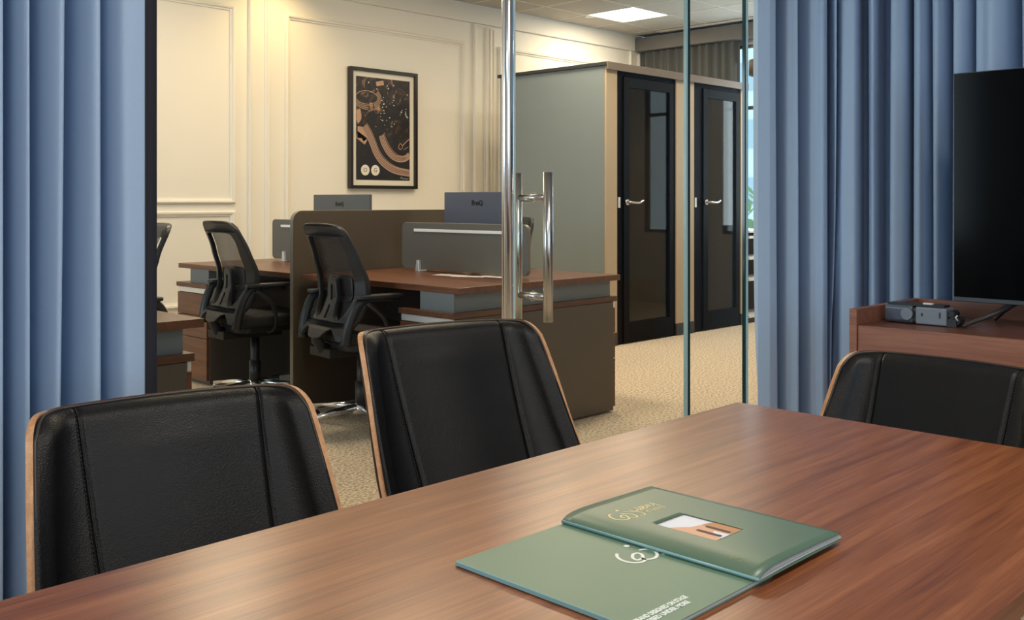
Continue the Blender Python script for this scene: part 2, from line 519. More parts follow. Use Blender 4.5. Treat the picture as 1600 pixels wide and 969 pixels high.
# east wall of the office: window band, pelmet, curtain
we = thing('wall_east', kind='structure', loc=(XE, 3, 0))
box('wall_panel', XE, XE + 0.12, PY0, 3.05, 0, CZ, M['plain'], we, bevel=0)
box('wall_panel', XE, XE + 0.12, 5.75, YN, 0, CZ, M['plain'], we, bevel=0)
box('wall_panel', XE, XE + 0.12, 3.46, 4.08, 0.80, 2.80, M['plain'], we, bevel=0)
box('wall_panel', XE, XE + 0.12, 3.05, 5.75, 0, 0.80, M['plain'], we, bevel=0)
box('wall_panel', XE, XE + 0.12, 3.05, 5.75, 2.80, CZ, M['plain'], we, bevel=0)
win = thing('window_1', kind='structure', loc=(XE, 4.4, 0.8))
bm = NB()
for y in (3.05, 3.43, 4.08, 4.86, 5.22, 5.72): bx(bm, XE + 0.02, XE + 0.07, y, y + 0.03, 0.80, 2.80)
for z in (0.80, 2.12, 2.77): bx(bm, XE + 0.02, XE + 0.07, 3.05, 5.75, z, z + 0.035)
mesh('window_frame', bm, M['win_frame'], win)
for ya, yb in ((3.08, 3.43), (4.11, 4.86), (4.89, 5.22), (5.25, 5.72)):
    box('window_pane', XE + 0.04, XE + 0.046, ya, yb, 0.835, 2.77, M['glass'], win, bevel=0)
box('pelmet', 9.0, XE, 3.0, YN - 0.036, 2.845, 2.995, M['pelmet'], we, bevel=0.003)

# other office walls
ws = thing('wall_south', kind='structure', loc=(6.5, PG, 0))
box('wall_panel', PX1 + 0.12, XE, PG, PG + 0.1, 0, CZ, M['plain'], ws, bevel=0)
ww = thing('wall_west', kind='structure', loc=(PX0, 2, 0))
box('wall_panel', PX0 - 0.1, PX0, PY0, 3.2, 0, CZ, M['plain'], ww, bevel=0)
box('wall_panel', PX0 - 0.1, PX0, 6.0, YN, 0, CZ, M['plain'], ww, bevel=0)
box('wall_panel', PX0 - 0.1, PX0, 3.2, 6.0, 0, 0.8, M['plain'], ww, bevel=0)
box('wall_panel', PX0 - 0.1, PX0, 3.2, 6.0, 2.6, CZ, M['plain'], ww, bevel=0)
wm = thing('wall_meeting_east', kind='structure', loc=(PX1, 0, 0))
box('wall_panel', PX1, PX1 + 0.12, PY0, PG + 0.1, 0, CZ, M['plain'], wm, bevel=0)
wb = thing('wall_meeting_south', kind='structure', loc=(0, PY0, 0))
box('wall_panel', PX0, -1.9, PY0 - 0.1, PY0, 0, CZ, M['plain'], wb, bevel=0)
box('wall_panel', 1.5, PX1, PY0 - 0.1, PY0, 0, CZ, M['plain'], wb, bevel=0)
box('wall_panel', -1.9, 1.5, PY0 - 0.1, PY0, 0, 0.8, M['plain'], wb, bevel=0)
box('wall_panel', -1.9, 1.5, PY0 - 0.1, PY0, 2.7, CZ, M['plain'], wb, bevel=0)
w2 = thing('window_2', kind='structure', loc=(-0.2, PY0, 0.8))
bm = NB()
for x in (-1.9, -0.22, 1.46): bx(bm, x, x + 0.04, PY0 - 0.08, PY0 - 0.04, 0.8, 2.7)
for z in (0.8, 2.66): bx(bm, -1.9, 1.5, PY0 - 0.08, PY0 - 0.04, z, z + 0.04)
mesh('window_frame', bm, M['win_frame'], w2)

# ceiling: slab, grid bars, tiles
cl = thing('ceiling', kind='structure', loc=(5, 4, CZ))
box('ceiling_slab', PX0 - 0.1, XE + 0.1, PY0 - 0.1, YN + 0.1, CZ + 0.03, CZ + 0.12, M['ceil'], cl, bevel=0)
box('ceiling_board', PX0, PX1, PY0, PG, mc, mc + 0.02, M['plain'], cl, bevel=0)
box('bulkhead', PX0, PX1, PG - 0.03, PG + 0.07, mc + 0.02, CZ + 0.03, M['plain'], cl, bevel=0)
gx0, gy0 = 7.65 - 0.6 * 9, 5.85 - 0.6 * 6
LEDS = {(7.65, 5.85), (5.25, 4.65), (5.25, 3.45), (2.85, 5.25), (7.65, 3.45), (2.85, 2.85 + 0.6)}  # only the panel above the booths is seen; the others are added for light
tile_me = None
bars = NB()
nx_, ny_ = 12, 8
for i in range(nx_):
    for j in range(ny_):
        x = gx0 + 0.6 * i; y = gy0 + 0.6 * j
        if any(abs(x - a) < 0.01 and abs(y - b_) < 0.01 for a, b_ in LEDS): continue
        wx = min(0.6, XE - x) - 0.008; wy = min(0.6, YN - 0.036 - y) - 0.008
        if wx < 0.05 or wy < 0.05: continue
        full = wx > 0.59 and wy > 0.59
        if full and tile_me:
            o = bpy.data.objects.new('ceiling_tile', tile_me); COL.objects.link(o); o.parent = cl
            o.location = Vector((x, y, CZ)) - cl.location
            continue
        bm = NB(); bx(bm, 0.004, wx, 0.004, wy, 0.0, 0.015)
        me = bpy.data.meshes.new('ceiling_tile'); bmesh.ops.recalc_face_normals(bm, faces=bm.faces[:]); bm.to_mesh(me); bm.free(); me.materials.append(M['ceil'])
        o = bpy.data.objects.new('ceiling_tile', me); COL.objects.link(o); o.parent = cl; o.location = Vector((x, y, CZ)) - cl.location
        if full: tile_me = me
for i in range(nx_ + 1): bx(bars, gx0 + 0.6 * i - 0.010, gx0 + 0.6 * i + 0.010, gy0, YN - 0.036, CZ - 0.003, CZ + 0.002) if gx0 + 0.6 * i < XE else None
for j in range(ny_ + 1): bx(bars, gx0, XE, gy0 + 0.6 * j - 0.010, gy0 + 0.6 * j + 0.010, CZ - 0.0035, CZ + 0.0015) if gy0 + 0.6 * j < YN - 0.04 else None
mesh('ceiling_grid_bars', bars, M['tbar'], cl)
box('ceiling_board', PX0, gx0, PG, YN, CZ, CZ + 0.02, M['ceil'], cl, bevel=0)
box('ceiling_board', gx0, XE, PG, gy0, CZ, CZ + 0.02, M['ceil'], cl, bevel=0)

led_labels = {(7.65, 5.85): 'lit square ceiling panel light above the booths, in view through the glass',
              (5.25, 4.65): 'added, unseen square ceiling panel light above the aisle between desks and booths, deeper one',
              (5.25, 3.45): 'added, unseen square ceiling panel light above the aisle, nearer the glass partition',
              (2.85, 5.25): 'added, unseen square ceiling panel light above the far office desk chair',
              (7.65, 3.45): 'added, unseen square ceiling panel light in front of the booth doors',
              (2.85, 3.45): 'added, unseen square ceiling panel light above the near office desk chair'}
for (x, y) in sorted(LEDS):
    t = thing('ceiling_light', led_labels.get((x, y), 'added square flush ceiling panel light in the office grid, out of view above the desks'), 'light', (x + 0.3, y + 0.3, CZ))
    if (x, y) not in led_labels: t['group'] = 'added office ceiling panels out of view'
    bm = NB()
    for a, b_, c, d in ((0.006, 0.594, 0.006, 0.02), (0.006, 0.594, 0.58, 0.594), (0.006, 0.02, 0.02, 0.58), (0.58, 0.594, 0.02, 0.58)): bx(bm, x + a, x + b_, y + c, y + d, CZ - 0.004, CZ + 0.012)
    mesh('light_frame', bm, M['white'], t)
    box('diffuser', x + 0.02, x + 0.58, y + 0.02, y + 0.58, CZ, CZ + 0.006, M['led'], t, bevel=0)
    a = area('light_source', (0, 0, -0.012), (0, 0, 0), 0.55, 0.55, 17, (1.0, 0.79, 0.55))
    a.parent = t
# wall-washing spots close to the panelled wall
for i, x in enumerate((4.30, 7.75, 0.9)):
    t = thing('spot_downlight', 'round recessed downlight washing the cream wall, above %s' % ('the pilaster left of the picture', 'the booth roof', 'the far left of the wall')[i], 'light', (x, YN - 0.42, CZ))
    bm = NB(); cyl(bm, (x, YN - 0.42, CZ - 0.006), (x, YN - 0.42, CZ + 0.001), 0.05, 0.055)
    mesh('trim_ring', bm, M['white'], t, smooth=False)
    l = bpy.data.lights.new('spot_lamp', 'SPOT'); l.energy = 22 if i != 1 else 10; l.color = (1.0, 0.68, 0.30); l.spot_size = R(125); l.spot_blend = 1.0; l.shadow_soft_size = 0.05
    o = bpy.data.objects.new('spot_lamp', l); COL.objects.link(o); o.parent = t; o.location = (0, 0, -0.03); o.rotation_euler = (R(18), 0, 0)
# linear slot by the far window
t = thing('linear_ceiling_slot', 'long thin pale ceiling slot parallel to the far window', 'ceiling slot', (8.98, 5, CZ))
box('slot_body', 8.90, 8.99, 2.5, 6.5, CZ - 0.012, CZ - 0.004, M['tbar'], t, bevel=0.002)
# meeting room ceiling lights, unseen, added as extra lighting for the room
for i, x in enumerate((-0.4, 1.6)):
    t = thing('added_meeting_light', 'added square ceiling light of the meeting room, out of view above the table %s' % ('middle', 'far end')[i], 'light', (x, 0.2, mc))
    box('diffuser', x - 0.3, x + 0.3, -0.1, 0.5, mc - 0.01, mc - 0.003, M['led_cool'], t, bevel=0)
    a = area('light_source', (0, 0, -0.02), (0, 0, 0), 0.58, 0.58, 12, (1.0, 0.90, 0.78)); a.parent = t


# ------------------------------------------------------------------ glass partition and door
wp = thing('wall_partition', kind='structure', loc=(1, PG, 0))
GT = 0.010


def pane(name, x0, x1, z0, z1, parent, e0=True, e1=True):
    box('glass_pane', x0, x1, PG - GT / 2, PG + GT / 2, z0, z1, M['glass'], parent, bevel=0)


pane('p', PX0, 2.05, 0.0, mc, wp)
pane('p', 3.008, 3.392, 0.0, mc, wp)
pane('p', 3.408, PX1, 0.0, mc, wp)
for x, a, b_ in ((3.001, 0.0, 0.013), (3.384, 0.0, 0.009)):
    box('glass_edge', x + a, x + b_, PG - 0.0055, PG + 0.0055, 0.0, mc, M['edge_dark'], wp, bevel=0)
box('glass_edge', 3.394, 3.410, PG - 0.0055, PG + 0.0055, 0.0, mc, M['edge_light'], wp, bevel=0)
tag(bpy.data.objects['glass_edge'], 'dark teal glass edge')
dr = thing('door_1', kind='structure', loc=(2.1, PG, 0))
pane('d', 2.105, 2.988, 0.01, mc - 0.01, dr)
box('glass_edge', 2.988, 2.999, PG - 0.0055, PG + 0.0055, 0.01, mc - 0.01, M['edge_light'], dr, bevel=0)
bm = NB(); cyl(bm, (2.080, PG, 0.005), (2.080, PG, mc), 0.0175, n=40)
mesh('edge_pole', bm, M['chrome'], dr)
bm = NB()
bx(bm, 2.0985, 2.106, PG - 0.007, PG + 0.007, 0.01, mc - 0.01)
mesh('edge_seal', bm, M['edge_light'], dr)
hx = 2.180
hd = thing('pull_handle_pair') if False else None
bm = NB()
cyl(bm, (hx, 1.985, 0.7915), (hx, 1.985, 1.237), 0.0148, n=32)
oh = mesh('pull_bar', bm, M['steel'], dr)
bm = NB()
cyl(bm, (hx, 2.112, 0.7915), (hx, 2.112, 1.237), 0.0148, n=32)
mesh('pull_bar', bm, M['steel'], dr)
for z in (1.161, 0.865):
    bm = NB()
    cyl(bm, (hx, 1.985, z), (hx, 2.112, z), 0.0105, n=24)
    st = mesh('handle_standoff', bm, M['steel'], dr)
    bm = NB()
    tube(bm, [(hx + 0.0145 * math.cos(t * PI / 12), PG - 0.009, z + 0.0145 * math.sin(t * PI / 12)) for t in range(25)], 0.0014, n=8)
    mesh('standoff_ring', bm, M['steel'], st)


# ------------------------------------------------------------------ curtains
def curtain(name, path, grooves, widths, depth, label, z0=0.015, z1=mc - 0.01, seed=1, fw_dir=-1, softk=0.26):
    """path: polyline in plan; grooves: arc positions of deep folds"""
    rnd = random.Random(seed)
    P = [Vector((x, y)) for x, y in path]
    L = [0]
    for a, b_ in zip(P, P[1:]): L.append(L[-1] + (b_ - a).length)

    def at(s):
        s = max(0, min(L[-1] - 1e-6, s))
        for i in range(len(P) - 1):
            if s <= L[i + 1]:
                t = (s - L[i]) / (L[i + 1] - L[i]); d = (P[i + 1] - P[i]).normalized()
                return P[i].lerp(P[i + 1], t), Vector((-d.y, d.x)) * fw_dir
    step = 0.0018
    n = int(L[-1] / step)
    cols = []
    ph = [rnd.uniform(0, 6.28) for _ in grooves]
    rows = 26
    bm = NB()
    for i in range(n + 1):
        s = i * step
        col = []
        for j in range(rows + 1):
            t = j / rows
            z = z0 + (z1 - z0) * t
            # folds sway a little with height and loosen to the floor
            dep = 0.0
            for g, w, p in zip(grooves, widths, ph):
                gs = g + 0.010 * math.sin(p + 2.1 * t) * (1 - t) 
                q = abs(s - gs) / (w * (1.0 + 0.18 * math.sin(p * 1.7 + 3 * t)))
                dep = max(dep, 1 / (1 + q ** 6.0))
            # soft roundness of each pleat
            soft = 0.0
            for k in range(len(grooves) - 1):
                a, b_ = grooves[k], grooves[k + 1]
                if a <= s <= b_:
                    u = (s - a) / (b_ - a); soft = softk * (1 - math.sin(PI * u) ** 0.8) + 0.05 * math.sin(2 * PI * u * (2 if b_ - a > 0.09 else 1) + ph[k])
            p2, nrm = at(s)
            v = p2 - nrm * (depth * (dep + soft))
            col.append(bm.verts.new((v.x, v.y, z)))
        cols.append(col)
    for a, b_ in zip(cols, cols[1:]):
        for j in range(rows): bm.faces.new((a[j], b_[j], b_[j + 1], a[j + 1]))
    o = mesh(name, bm, M['curtain'], smooth=True)
    md = o.modifiers.new('thickness', 'SOLIDIFY'); md.thickness = 0.0015
    tag(o, label, 'curtain')
    return o


def span(gs, start): return [g - start for g in gs]


xs0 = 0.30
gl = [0.36, 0.43, 0.50, 0.56, 0.592, 0.634, 0.678, 0.747, 0.806, 0.896]
curtain('curtain', [(xs0, 1.84), (0.868, 1.84), (0.876, 1.90), (0.884, 1.93)], span(gl, xs0)[:-1],
        [0.014, 0.013, 0.016, 0.012, 0.013, 0.010, 0.013, 0.021, 0.013], 0.18,
        'blue floor-length curtain at the left, in front of the glass partition', seed=3, fw_dir=-1, softk=0.45)
lc = bpy.data.objects['curtain']
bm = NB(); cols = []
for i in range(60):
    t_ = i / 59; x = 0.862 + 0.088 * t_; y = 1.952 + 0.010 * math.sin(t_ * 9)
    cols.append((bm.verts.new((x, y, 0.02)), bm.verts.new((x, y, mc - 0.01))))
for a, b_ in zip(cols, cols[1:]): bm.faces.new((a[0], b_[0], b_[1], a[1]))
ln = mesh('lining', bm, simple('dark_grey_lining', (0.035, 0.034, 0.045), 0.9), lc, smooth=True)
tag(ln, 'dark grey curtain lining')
# right-hand curtain turns the corner: along the partition, then the end wall
path = [(3.372, 1.985), (3.40, 1.95), (3.45, 1.93), (3.56, 1.85), (3.64, 1.74), (3.69, 1.62), (3.715, 1.50), (3.72, 1.40), (3.72, -0.9)]
gr = [0.168, 0.260, 0.360, 0.388, 0.4725, 0.548, 0.6355, 0.697, 0.775, 0.852, 0.993, 1.121, 1.20, 1.30, 1.385, 1.49, 1.56, 1.66, 1.78, 1.87, 1.99, 2.08, 2.19, 2.30, 2.42, 2.53, 2.65]
gr = [g - 0.0604 for g in gr]
wr = [0.013, 0.017, 0.008, 0.007, 0.013, 0.015, 0.012, 0.010, 0.012, 0.011, 0.018] + [0.013] * 16
wr = [w * 1.15 for w in wr]
curtain('curtain', path, gr, wr, 0.17, 'blue curtain at the right, behind the television and wooden credenza', seed=9, fw_dir=-1)

# grey curtain on the office window wall
bm = NB()
cols = []
for i in range(240):
    y = 5.56 + i * (YN - 0.06 - 5.56) / 239
    x = 9.08 + 0.022 * math.sin(i * 0.33) + 0.01 * math.sin(i * 0.13 + 1)
    cols.append((bm.verts.new((x, y, 0.02)), bm.verts.new((x, y, 2.84))))
for a, b_ in zip(cols, cols[1:]): bm.faces.new((a[0], b_[0], b_[1], a[1]))
o = mesh('curtain', bm, M['sheer'], smooth=True)
tag(o, 'dark grey curtain in the far office corner, above the booth roofs', 'curtain')


# ------------------------------------------------------------------ meeting table
tb = thing('meeting_table', 'walnut meeting table in the foreground with two green booklets on it', 'table', (0.7, 0.70, 0))
box('tabletop', -0.35, 1.73, 0.338, 1.064, 0.722, 0.75, M['table'], tb, bevel=0.0025, seg=3)
for x in (-0.10, 1.42):
    bm = NB(); bx(bm, x, x + 0.06, 0.52, 0.88, 0, 0.722); mesh('leg', bm, M['walnutZ'], tb, bevel=0.003)
box('modesty_panel', -0.04, 1.42, 0.69, 0.71, 0.35, 0.722, M['walnutX'], tb)


# ------------------------------------------------------------------ leather meeting chairs
def chair_geometry():
    H, SB = 0.86, 0.46            # top of back, length of drop covered by the back
    t0 = 0.60

    def hw(s): return 0.219 + 0.018 * min(1, s / 0.27)

    def P(t, s, corner=True):
        """centre surface of the back: t across (-1..1), s drop from the top"""
        seam = 0.149 - 0.014 * min(1, s / 0.3)
        yc = -(0.36 * s + 0.30 * s * s)
        at = abs(t); sg = 1 if t >= 0 else -1
        fwid = 0.074 + 0.004 * min(1, s / 0.25); A = R(72 + 14 * min(1, s / 0.25))
        drop = 0.0
        if at <= t0:
            x = seam * at / t0; y = -0.008 * (at / t0) ** 2
        else:
            q = (at - t0) / (1 - t0)
            x = seam + (hw(s) - seam) * math.sin(q * A) / math.sin(A)
            y = -0.008 - fwid * (1 - math.cos(q * A)) / (1 - math.cos(A))
            drop = 0.0
        dropt = 0.006 * at ** 2 + 0.030 * max(0, (min(1, at) - 0.80) / 0.20) ** 2.4 * max(0, 1 - s / 0.16) ** 2.2
        if not corner: dropt = 0
        return Vector((sg * x, yc + y, H - dropt - s))

    def N(t, s):
        e = 1e-3
        a = P(min(1, t + e), s, False) - P(max(-1, t - e), s, False); b_ = P(t, s + e, False) - P(t, max(0, s - e), False)
        n = a.cross(b_).normalized()
        return n if n.y < 0 else -n
    return P, N, SB, t0


def slab(P, N, SB, f_in, f_out, tr, s0, s1, nu, nv, rim=True):
    bm = NB()
    F = []; B = []
    for i in range(nu + 1):
        fr = []; br = []
        for j in range(nv + 1):
            s = s0 + (s1 - s0) * j / nv
            trs = tr(s) if callable(tr) else tr
            t = -trs + 2 * trs * i / nu
            p = P(t, s); n = N(t, s)
            fr.append(bm.verts.new(p + n * f_out(t, s, i, j))); br.append(bm.verts.new(p + n * f_in(t, s)))
        F.append(fr); B.append(br)
    for i in range(nu):
        for j in range(nv):
            a = bm.faces.new((F[i][j], F[i + 1][j], F[i + 1][j + 1], F[i][j + 1])); a.smooth = True
            b_ = bm.faces.new((B[i][j], B[i][j + 1], B[i + 1][j + 1], B[i + 1][j])); b_.smooth = True
    def side(a, b_, c, d):
        f_ = bm.faces.new((a, b_, c, d)); f_.material_index = 1
    for i in range(nu): side(F[i][0], B[i][0], B[i + 1][0], F[i + 1][0]); side(F[i][nv], F[i + 1][nv], B[i + 1][nv], B[i][nv])
    for j in range(nv): side(F[0][j], F[0][j + 1], B[0][j + 1], B[0][j]); side(F[nu][j], B[nu][j], B[nu][j + 1], F[nu][j + 1])
    return bm


def make_meeting_chair():
    P, N, SB, t0 = chair_geometry()
    root = thing('meeting_chair', 'x', 'chair')
    # plywood shell
    bm = slab(P, N, SB, lambda t, s: -0.010, lambda t, s, i, j: 0.0, 1.0, 0.0, SB, 72, 36)
    sh = mesh('shell', bm, [M['shell'], M['ply']], root)
    # cushion, domed with a groove on each seam
    ext = lambda s: 0.99 + 0.052 * min(1, s / 0.30) ** 1.3

    def th(t, s, i, j):
        e = min(1.0, (ext(s) - abs(t)) / 0.13); e2 = min(1.0, (s - 0.004) / 0.030)
        v = 0.005 + 0.021 * max(0, 1 - (1 - max(0, e)) ** 2.4) * max(0, 1 - (1 - max(0, e2)) ** 2.4)
        v += 0.010 * math.exp(-(t / 0.45) ** 2) * min(1, s / 0.08)
        v -= 0.0045 * math.exp(-((abs(t) - t0) / 0.014) ** 2)
        return v
    bm = slab(P, N, SB, lambda t, s: 0.0, th, ext, 0.004, SB - 0.01, 170, 60)
    cu = mesh('back_cushion', bm, [M['leather'], M['leather']], root)
    # piping around the cushion border, and stitches beside both seams
    bm = NB()
    pts = [P(-1.0, s_) + N(-1.0, s_) * 0.003 for s_ in [SB - 0.02 - (SB - 0.025) * k / 30 for k in range(31)]]
    pts += [P(t_, 0.004) + N(t_, 0.004) * 0.005 for t_ in [-0.97 + 1.94 * k / 60 for k in range(61)]]
    pts += [P(1.0, s_) + N(1.0, s_) * 0.003 for s_ in [0.005 + (SB - 0.025) * k / 30 for k in range(31)]]
    tube(bm, pts, 0.0022, n=8)
    mesh('piping', bm, M['bronze_pipe'], cu)
    for sg in (-1, 1):
        bm = NB()
        for k in range(72):
            s = 0.012 + k * 0.0060
            for off in (0.018,):
                t = sg * (t0 + off)
                a = P(t, s) + N(t, s) * (th(t, s, 0, 0) + 0.0004); b_ = P(t, s + 0.0038) + N(t, s + 0.0038) * (th(t, s + 0.0038, 0, 0) + 0.0004)
                cyl(bm, a, b_, 0.0007, n=5)
        mesh('stitching', bm, M['stitch'], cu)
        bm = NB()
        pts = [P(sg * t0, s) + N(sg * t0, s) * (th(sg * (t0 - 0.02), s, 0, 0) - 0.0018) for s in [0.008 + 0.43 * k / 50 for k in range(51)]]
        tube(bm, pts, 0.0016, n=6)
        mesh('seam_cord', bm, M['leather'], cu)
    # seat
    ys = -(0.36 * SB + 0.3 * SB * SB)
    bm = NB(); prism(bm, rrect(0.50, 0.50, 0.08, 8, 0, ys - 0.215), lambda a, b_, t: (a, b_, t), 0.405, 0.425)
    mesh('seat_shell', bm, [M['shell']], root, bevel=0.003)
    bm = NB(); prism(bm, rrect(0.48, 0.48, 0.08, 8, 0, ys - 0.215), lambda a, b_, t: (a, b_, t), 0.425, 0.475)
    mesh('seat_cushion', bm, M['leather'], root, bevel=0.018, seg=4, smooth=True)
    cy = ys - 0.20
    bm = NB(); cyl(bm, (0, cy, 0.075), (0, cy, 0.405), 0.026); cyl(bm, (0, cy, 0.385), (0, cy, 0.405), 0.09)
    mesh('column', bm, M['chrome'], root)
    for k in range(4):
        a = R(45 + 90 * k)
        bm = NB(); tube(bm, [(0, cy, 0.085), (0.17 * math.cos(a), cy + 0.17 * math.sin(a), 0.06), (0.31 * math.cos(a), cy + 0.31 * math.sin(a), 0.02)], [0.022, 0.017, 0.013], n=10)
        mesh('leg', bm, M['chrome'], root)
    return root, H0


H0 = 0.86


def children(o): return [c for c in bpy.data.objects if c.parent == o]


def copy_tree(o, parent=None):
    c = o.copy(); COL.objects.link(c)
    if parent is not None: c.parent = parent
    for ch in KIDS.get(o.name, []): copy_tree(ch, c)
    return c


KIDS = {}


def index_kids():
    KIDS.clear()
    for o in bpy.data.objects:
        if o.parent: KIDS.setdefault(o.parent.name, []).append(o)


mch, _ = make_meeting_chair()
index_kids()
protos = mch
spots = [((0.781, 1.574), -9.6, 0.832, 'black leather chair with walnut shell at the table, left one, nearest the left curtain'),
         ((1.452, 1.652), -10.9, 0.884, 'black leather chair with walnut shell at the table, centre, below the glass door handle'),
         ((2.205, 0.822), -90 + 4.0 - 8, 0.812, 'black leather chair at the table end, in front of the credenza')]
mk = []
for i, ((x, y), rz, ztop, lab) in enumerate(spots):
    o = mch if i == 0 else copy_tree(protos)
    mk.append(o)
for o, ((x, y), rz, ztop, lab) in zip(mk, spots):
    if ztop < 0: continue
    o.location = (x, y, 0); o.rotation_euler = (0, 0, R(rz)); tag(o, lab, 'chair', 'leather meeting chairs around the table')
    # height-adjustable: raise everything but the foot
    dz = ztop - H0
    for c in [c for c in bpy.data.objects if c.parent == o]:
        if c.name.split('.')[0] not in ('leg', 'column'): c.location.z += dz

# ------------------------------------------------------------------ booklets on the table
TZ = 0.7505
bk = thing('booklet', 'sage green booklet lying underneath, white logo and small white lettering', 'booklet', (0.83, 0.67, TZ), group=None)
box('pages', 0.737, 0.945, 0.5415, 0.8035, TZ + 0.0006, TZ + 0.0044, M['paper'], bk, bevel=0)
box('cover', 0.7345, 0.947, 0.540, 0.805, TZ + 0.0044, TZ + 0.0054, M['green'], bk, bevel=0.0003)
box('back_cover', 0.7345, 0.947, 0.540, 0.805, TZ, TZ + 0.0006, M['green'], bk, bevel=0)
box('spine_fold', 0.7335, 0.7349, 0.540, 0.805, TZ + 0.0003, TZ + 0.0053, M['spine'], bk, bevel=0.0005)
WHITE = [[(0.8748, 0.6924), (0.8669, 0.6855), (0.8626, 0.6754), (0.8639, 0.6649), (0.8708, 0.6578), (0.8800, 0.6576), (0.8846, 0.6641)],
         [(0.8845, 0.6636), (0.8750, 0.6641), (0.8770, 0.6719), (0.8860, 0.6782), (0.8926, 0.6769), (0.8917, 0.6703), (0.8845, 0.6636)],
         [(0.9008, 0.6816), (0.9102, 0.6769), (0.9106, 0.6668), (0.9035, 0.6583), (0.8936, 0.6543), (0.8840, 0.6575), (0.8822, 0.6633)],
         [(0.9121, 0.6891), (0.9194, 0.6816), (0.9218, 0.6707), (0.9190, 0.6582), (0.9134, 0.6530), (0.9093, 0.6558)]]
zt = TZ + 0.0054
bm = NB()
for s in WHITE: ribbon(bm, s, 0.0037, lambda x, y: zt + 0.0003)
disc(bm, 0.9020, 0.7000, 0.0036, lambda x, y: zt + 0.0003)
mesh('logo_print', bm, M['ink_white'], bk)
for i, (s, x, y, wd) in enumerate((('BRAND DESIGNED ON STAGE', 0.8285, 0.5682, 0.083), ('IMPRESSED UNDER MORE', 0.8195, 0.5592, 0.080))):
    me = text_mesh(s, 0.0088, 0.0002, align='RIGHT', bold=0.0003)
    xs = [v.co.x for v in me.vertices]; k = wd / (max(xs) - min(xs))
    me.transform(Matrix.Translation((x, y, zt + 0.0003)) @ Matrix.Diagonal((k, 1, 1, 1)))
    link('lettering', me, M['ink_white'], bk)

b2 = thing('booklet', 'green booklet lying on top, gold script and a small framed photo on the cover', 'booklet', (1.0, 0.68, zt))
X0, X1, Y0, Y1 = 0.911, 1.092, 0.534, 0.806


def cover_z(x, y=0.6):
    u = max(0, min(1, (x - X0) / (X1 - X0)))
    return zt + 0.0044 + 0.0078 * (1 - math.exp(-u / 0.07)) * (1 - 0.45 * u) + 0.001 * math.sin(PI * u) * (0.812 - y) / 0.278


def sheet(name, zf, mat, x0, x1, y0, y1, th, hole=None, parent=None, nx=36, ny=20):
    bm = NB()
    xs = sorted(set([x0 + (x1 - x0) * (i / nx) ** 1.4 for i in range(nx + 1)] + ([hole[0], hole[1]] if hole else [])))
    ys = sorted(set([y0 + (y1 - y0) * i / ny for i in range(ny + 1)] + ([hole[2], hole[3]] if hole else [])))
    top = {}; bot = {}
    for i, x in enumerate(xs):
        for j, y in enumerate(ys):
            top[i, j] = bm.verts.new((x, y, zf(x, y))); bot[i, j] = bm.verts.new((x, y, zf(x, y) - th))
    def inh(i, j):
        if not hole: return False
        cx, cy = (xs[i] + xs[i + 1]) / 2, (ys[j] + ys[j + 1]) / 2
        return hole[0] < cx < hole[1] and hole[2] < cy < hole[3]
    cells = {(i, j) for i in range(len(xs) - 1) for j in range(len(ys) - 1) if not inh(i, j)}
    for i, j in cells:
        f_ = bm.faces.new((top[i, j], top[i + 1, j], top[i + 1, j + 1], top[i, j + 1])); f_.smooth = True
        bm.faces.new((bot[i, j], bot[i, j + 1], bot[i + 1, j + 1], bot[i + 1, j]))
        for (di, dj, a, b_) in ((-1, 0, (0, 0), (0, 1)), (1, 0, (1, 0), (1, 1)), (0, -1, (0, 0), (1, 0)), (0, 1, (0, 1), (1, 1))):
            if (i + di, j + dj) not in cells:
                A = (i + a[0], j + a[1]); B = (i + b_[0], j + b_[1])
                bm.faces.new((top[A], top[B], bot[B], bot[A]))
    return mesh(name, bm, mat, parent)


HOLE = (0.9600, 1.0185, 0.6185, 0.7020)
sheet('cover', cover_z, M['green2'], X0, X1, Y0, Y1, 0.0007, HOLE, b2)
low = lambda x, y: zt + 0.0032 + 0.0012 * math.sin(PI * max(0, (x - X0) / (X1 - X0)))
sheet('pages', lambda x, y: low(x, y), M['paper'], X0 + 0.002, X1 + 0.003, Y0 + 0.001, Y1 - 0.001, 0.0012, None, b2)
sheet('page_leaf', lambda x, y: zt + 0.0034 + 0.0052 * (1 - math.exp(-max(0, (x - X0) / (X1 - X0)) / 0.09)) * (1 - 0.62 * (x - X0) / (X1 - X0)), M['paper'], X0 + 0.002, X1, Y0 + 0.0008, Y1 - 0.001, 0.0006, None, b2)
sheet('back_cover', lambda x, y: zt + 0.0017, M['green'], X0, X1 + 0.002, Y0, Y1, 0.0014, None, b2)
bm = NB(); tube(bm, [(X0, Y0, zt + 0.0028), (X0, Y1, zt + 0.0028)], 0.0018, n=12)
mesh('spine_fold', bm, M['spine'], b2)
# photo showing through the cover window
pz_ = lambda x, y: cover_z(x, y) - 0.0012
SAND = simple('photo_sand', (0.72, 0.42, 0.27), 0.5); SAND2 = simple('photo_ochre', (0.52, 0.26, 0.12), 0.5); SKY = simple('photo_pale_sky', (0.78, 0.80, 0.88), 0.5); OV = simple('photo_dark_arch', (0.085, 0.035, 0.022), 0.5)
ph = sheet('cover_photo', pz_, SKY, HOLE[0] - 0.002, HOLE[1] + 0.002, HOLE[2] - 0.002, HOLE[3] + 0.002, 0.0002, None, b2, 12, 12)
bm = NB()
def poly(bm, pts, zf): bm.faces.new([bm.verts.new((x, y, zf(x, y))) for x, y in pts])
z1_ = lambda x, y: pz_(x, y) + 0.00015
poly(bm, [(0.9585, 0.688), (0.9585, 0.6185), (1.0185, 0.6185), (1.0185, 0.660), (1.000, 0.664), (0.983, 0.668), (0.972, 0.678)], z1_)
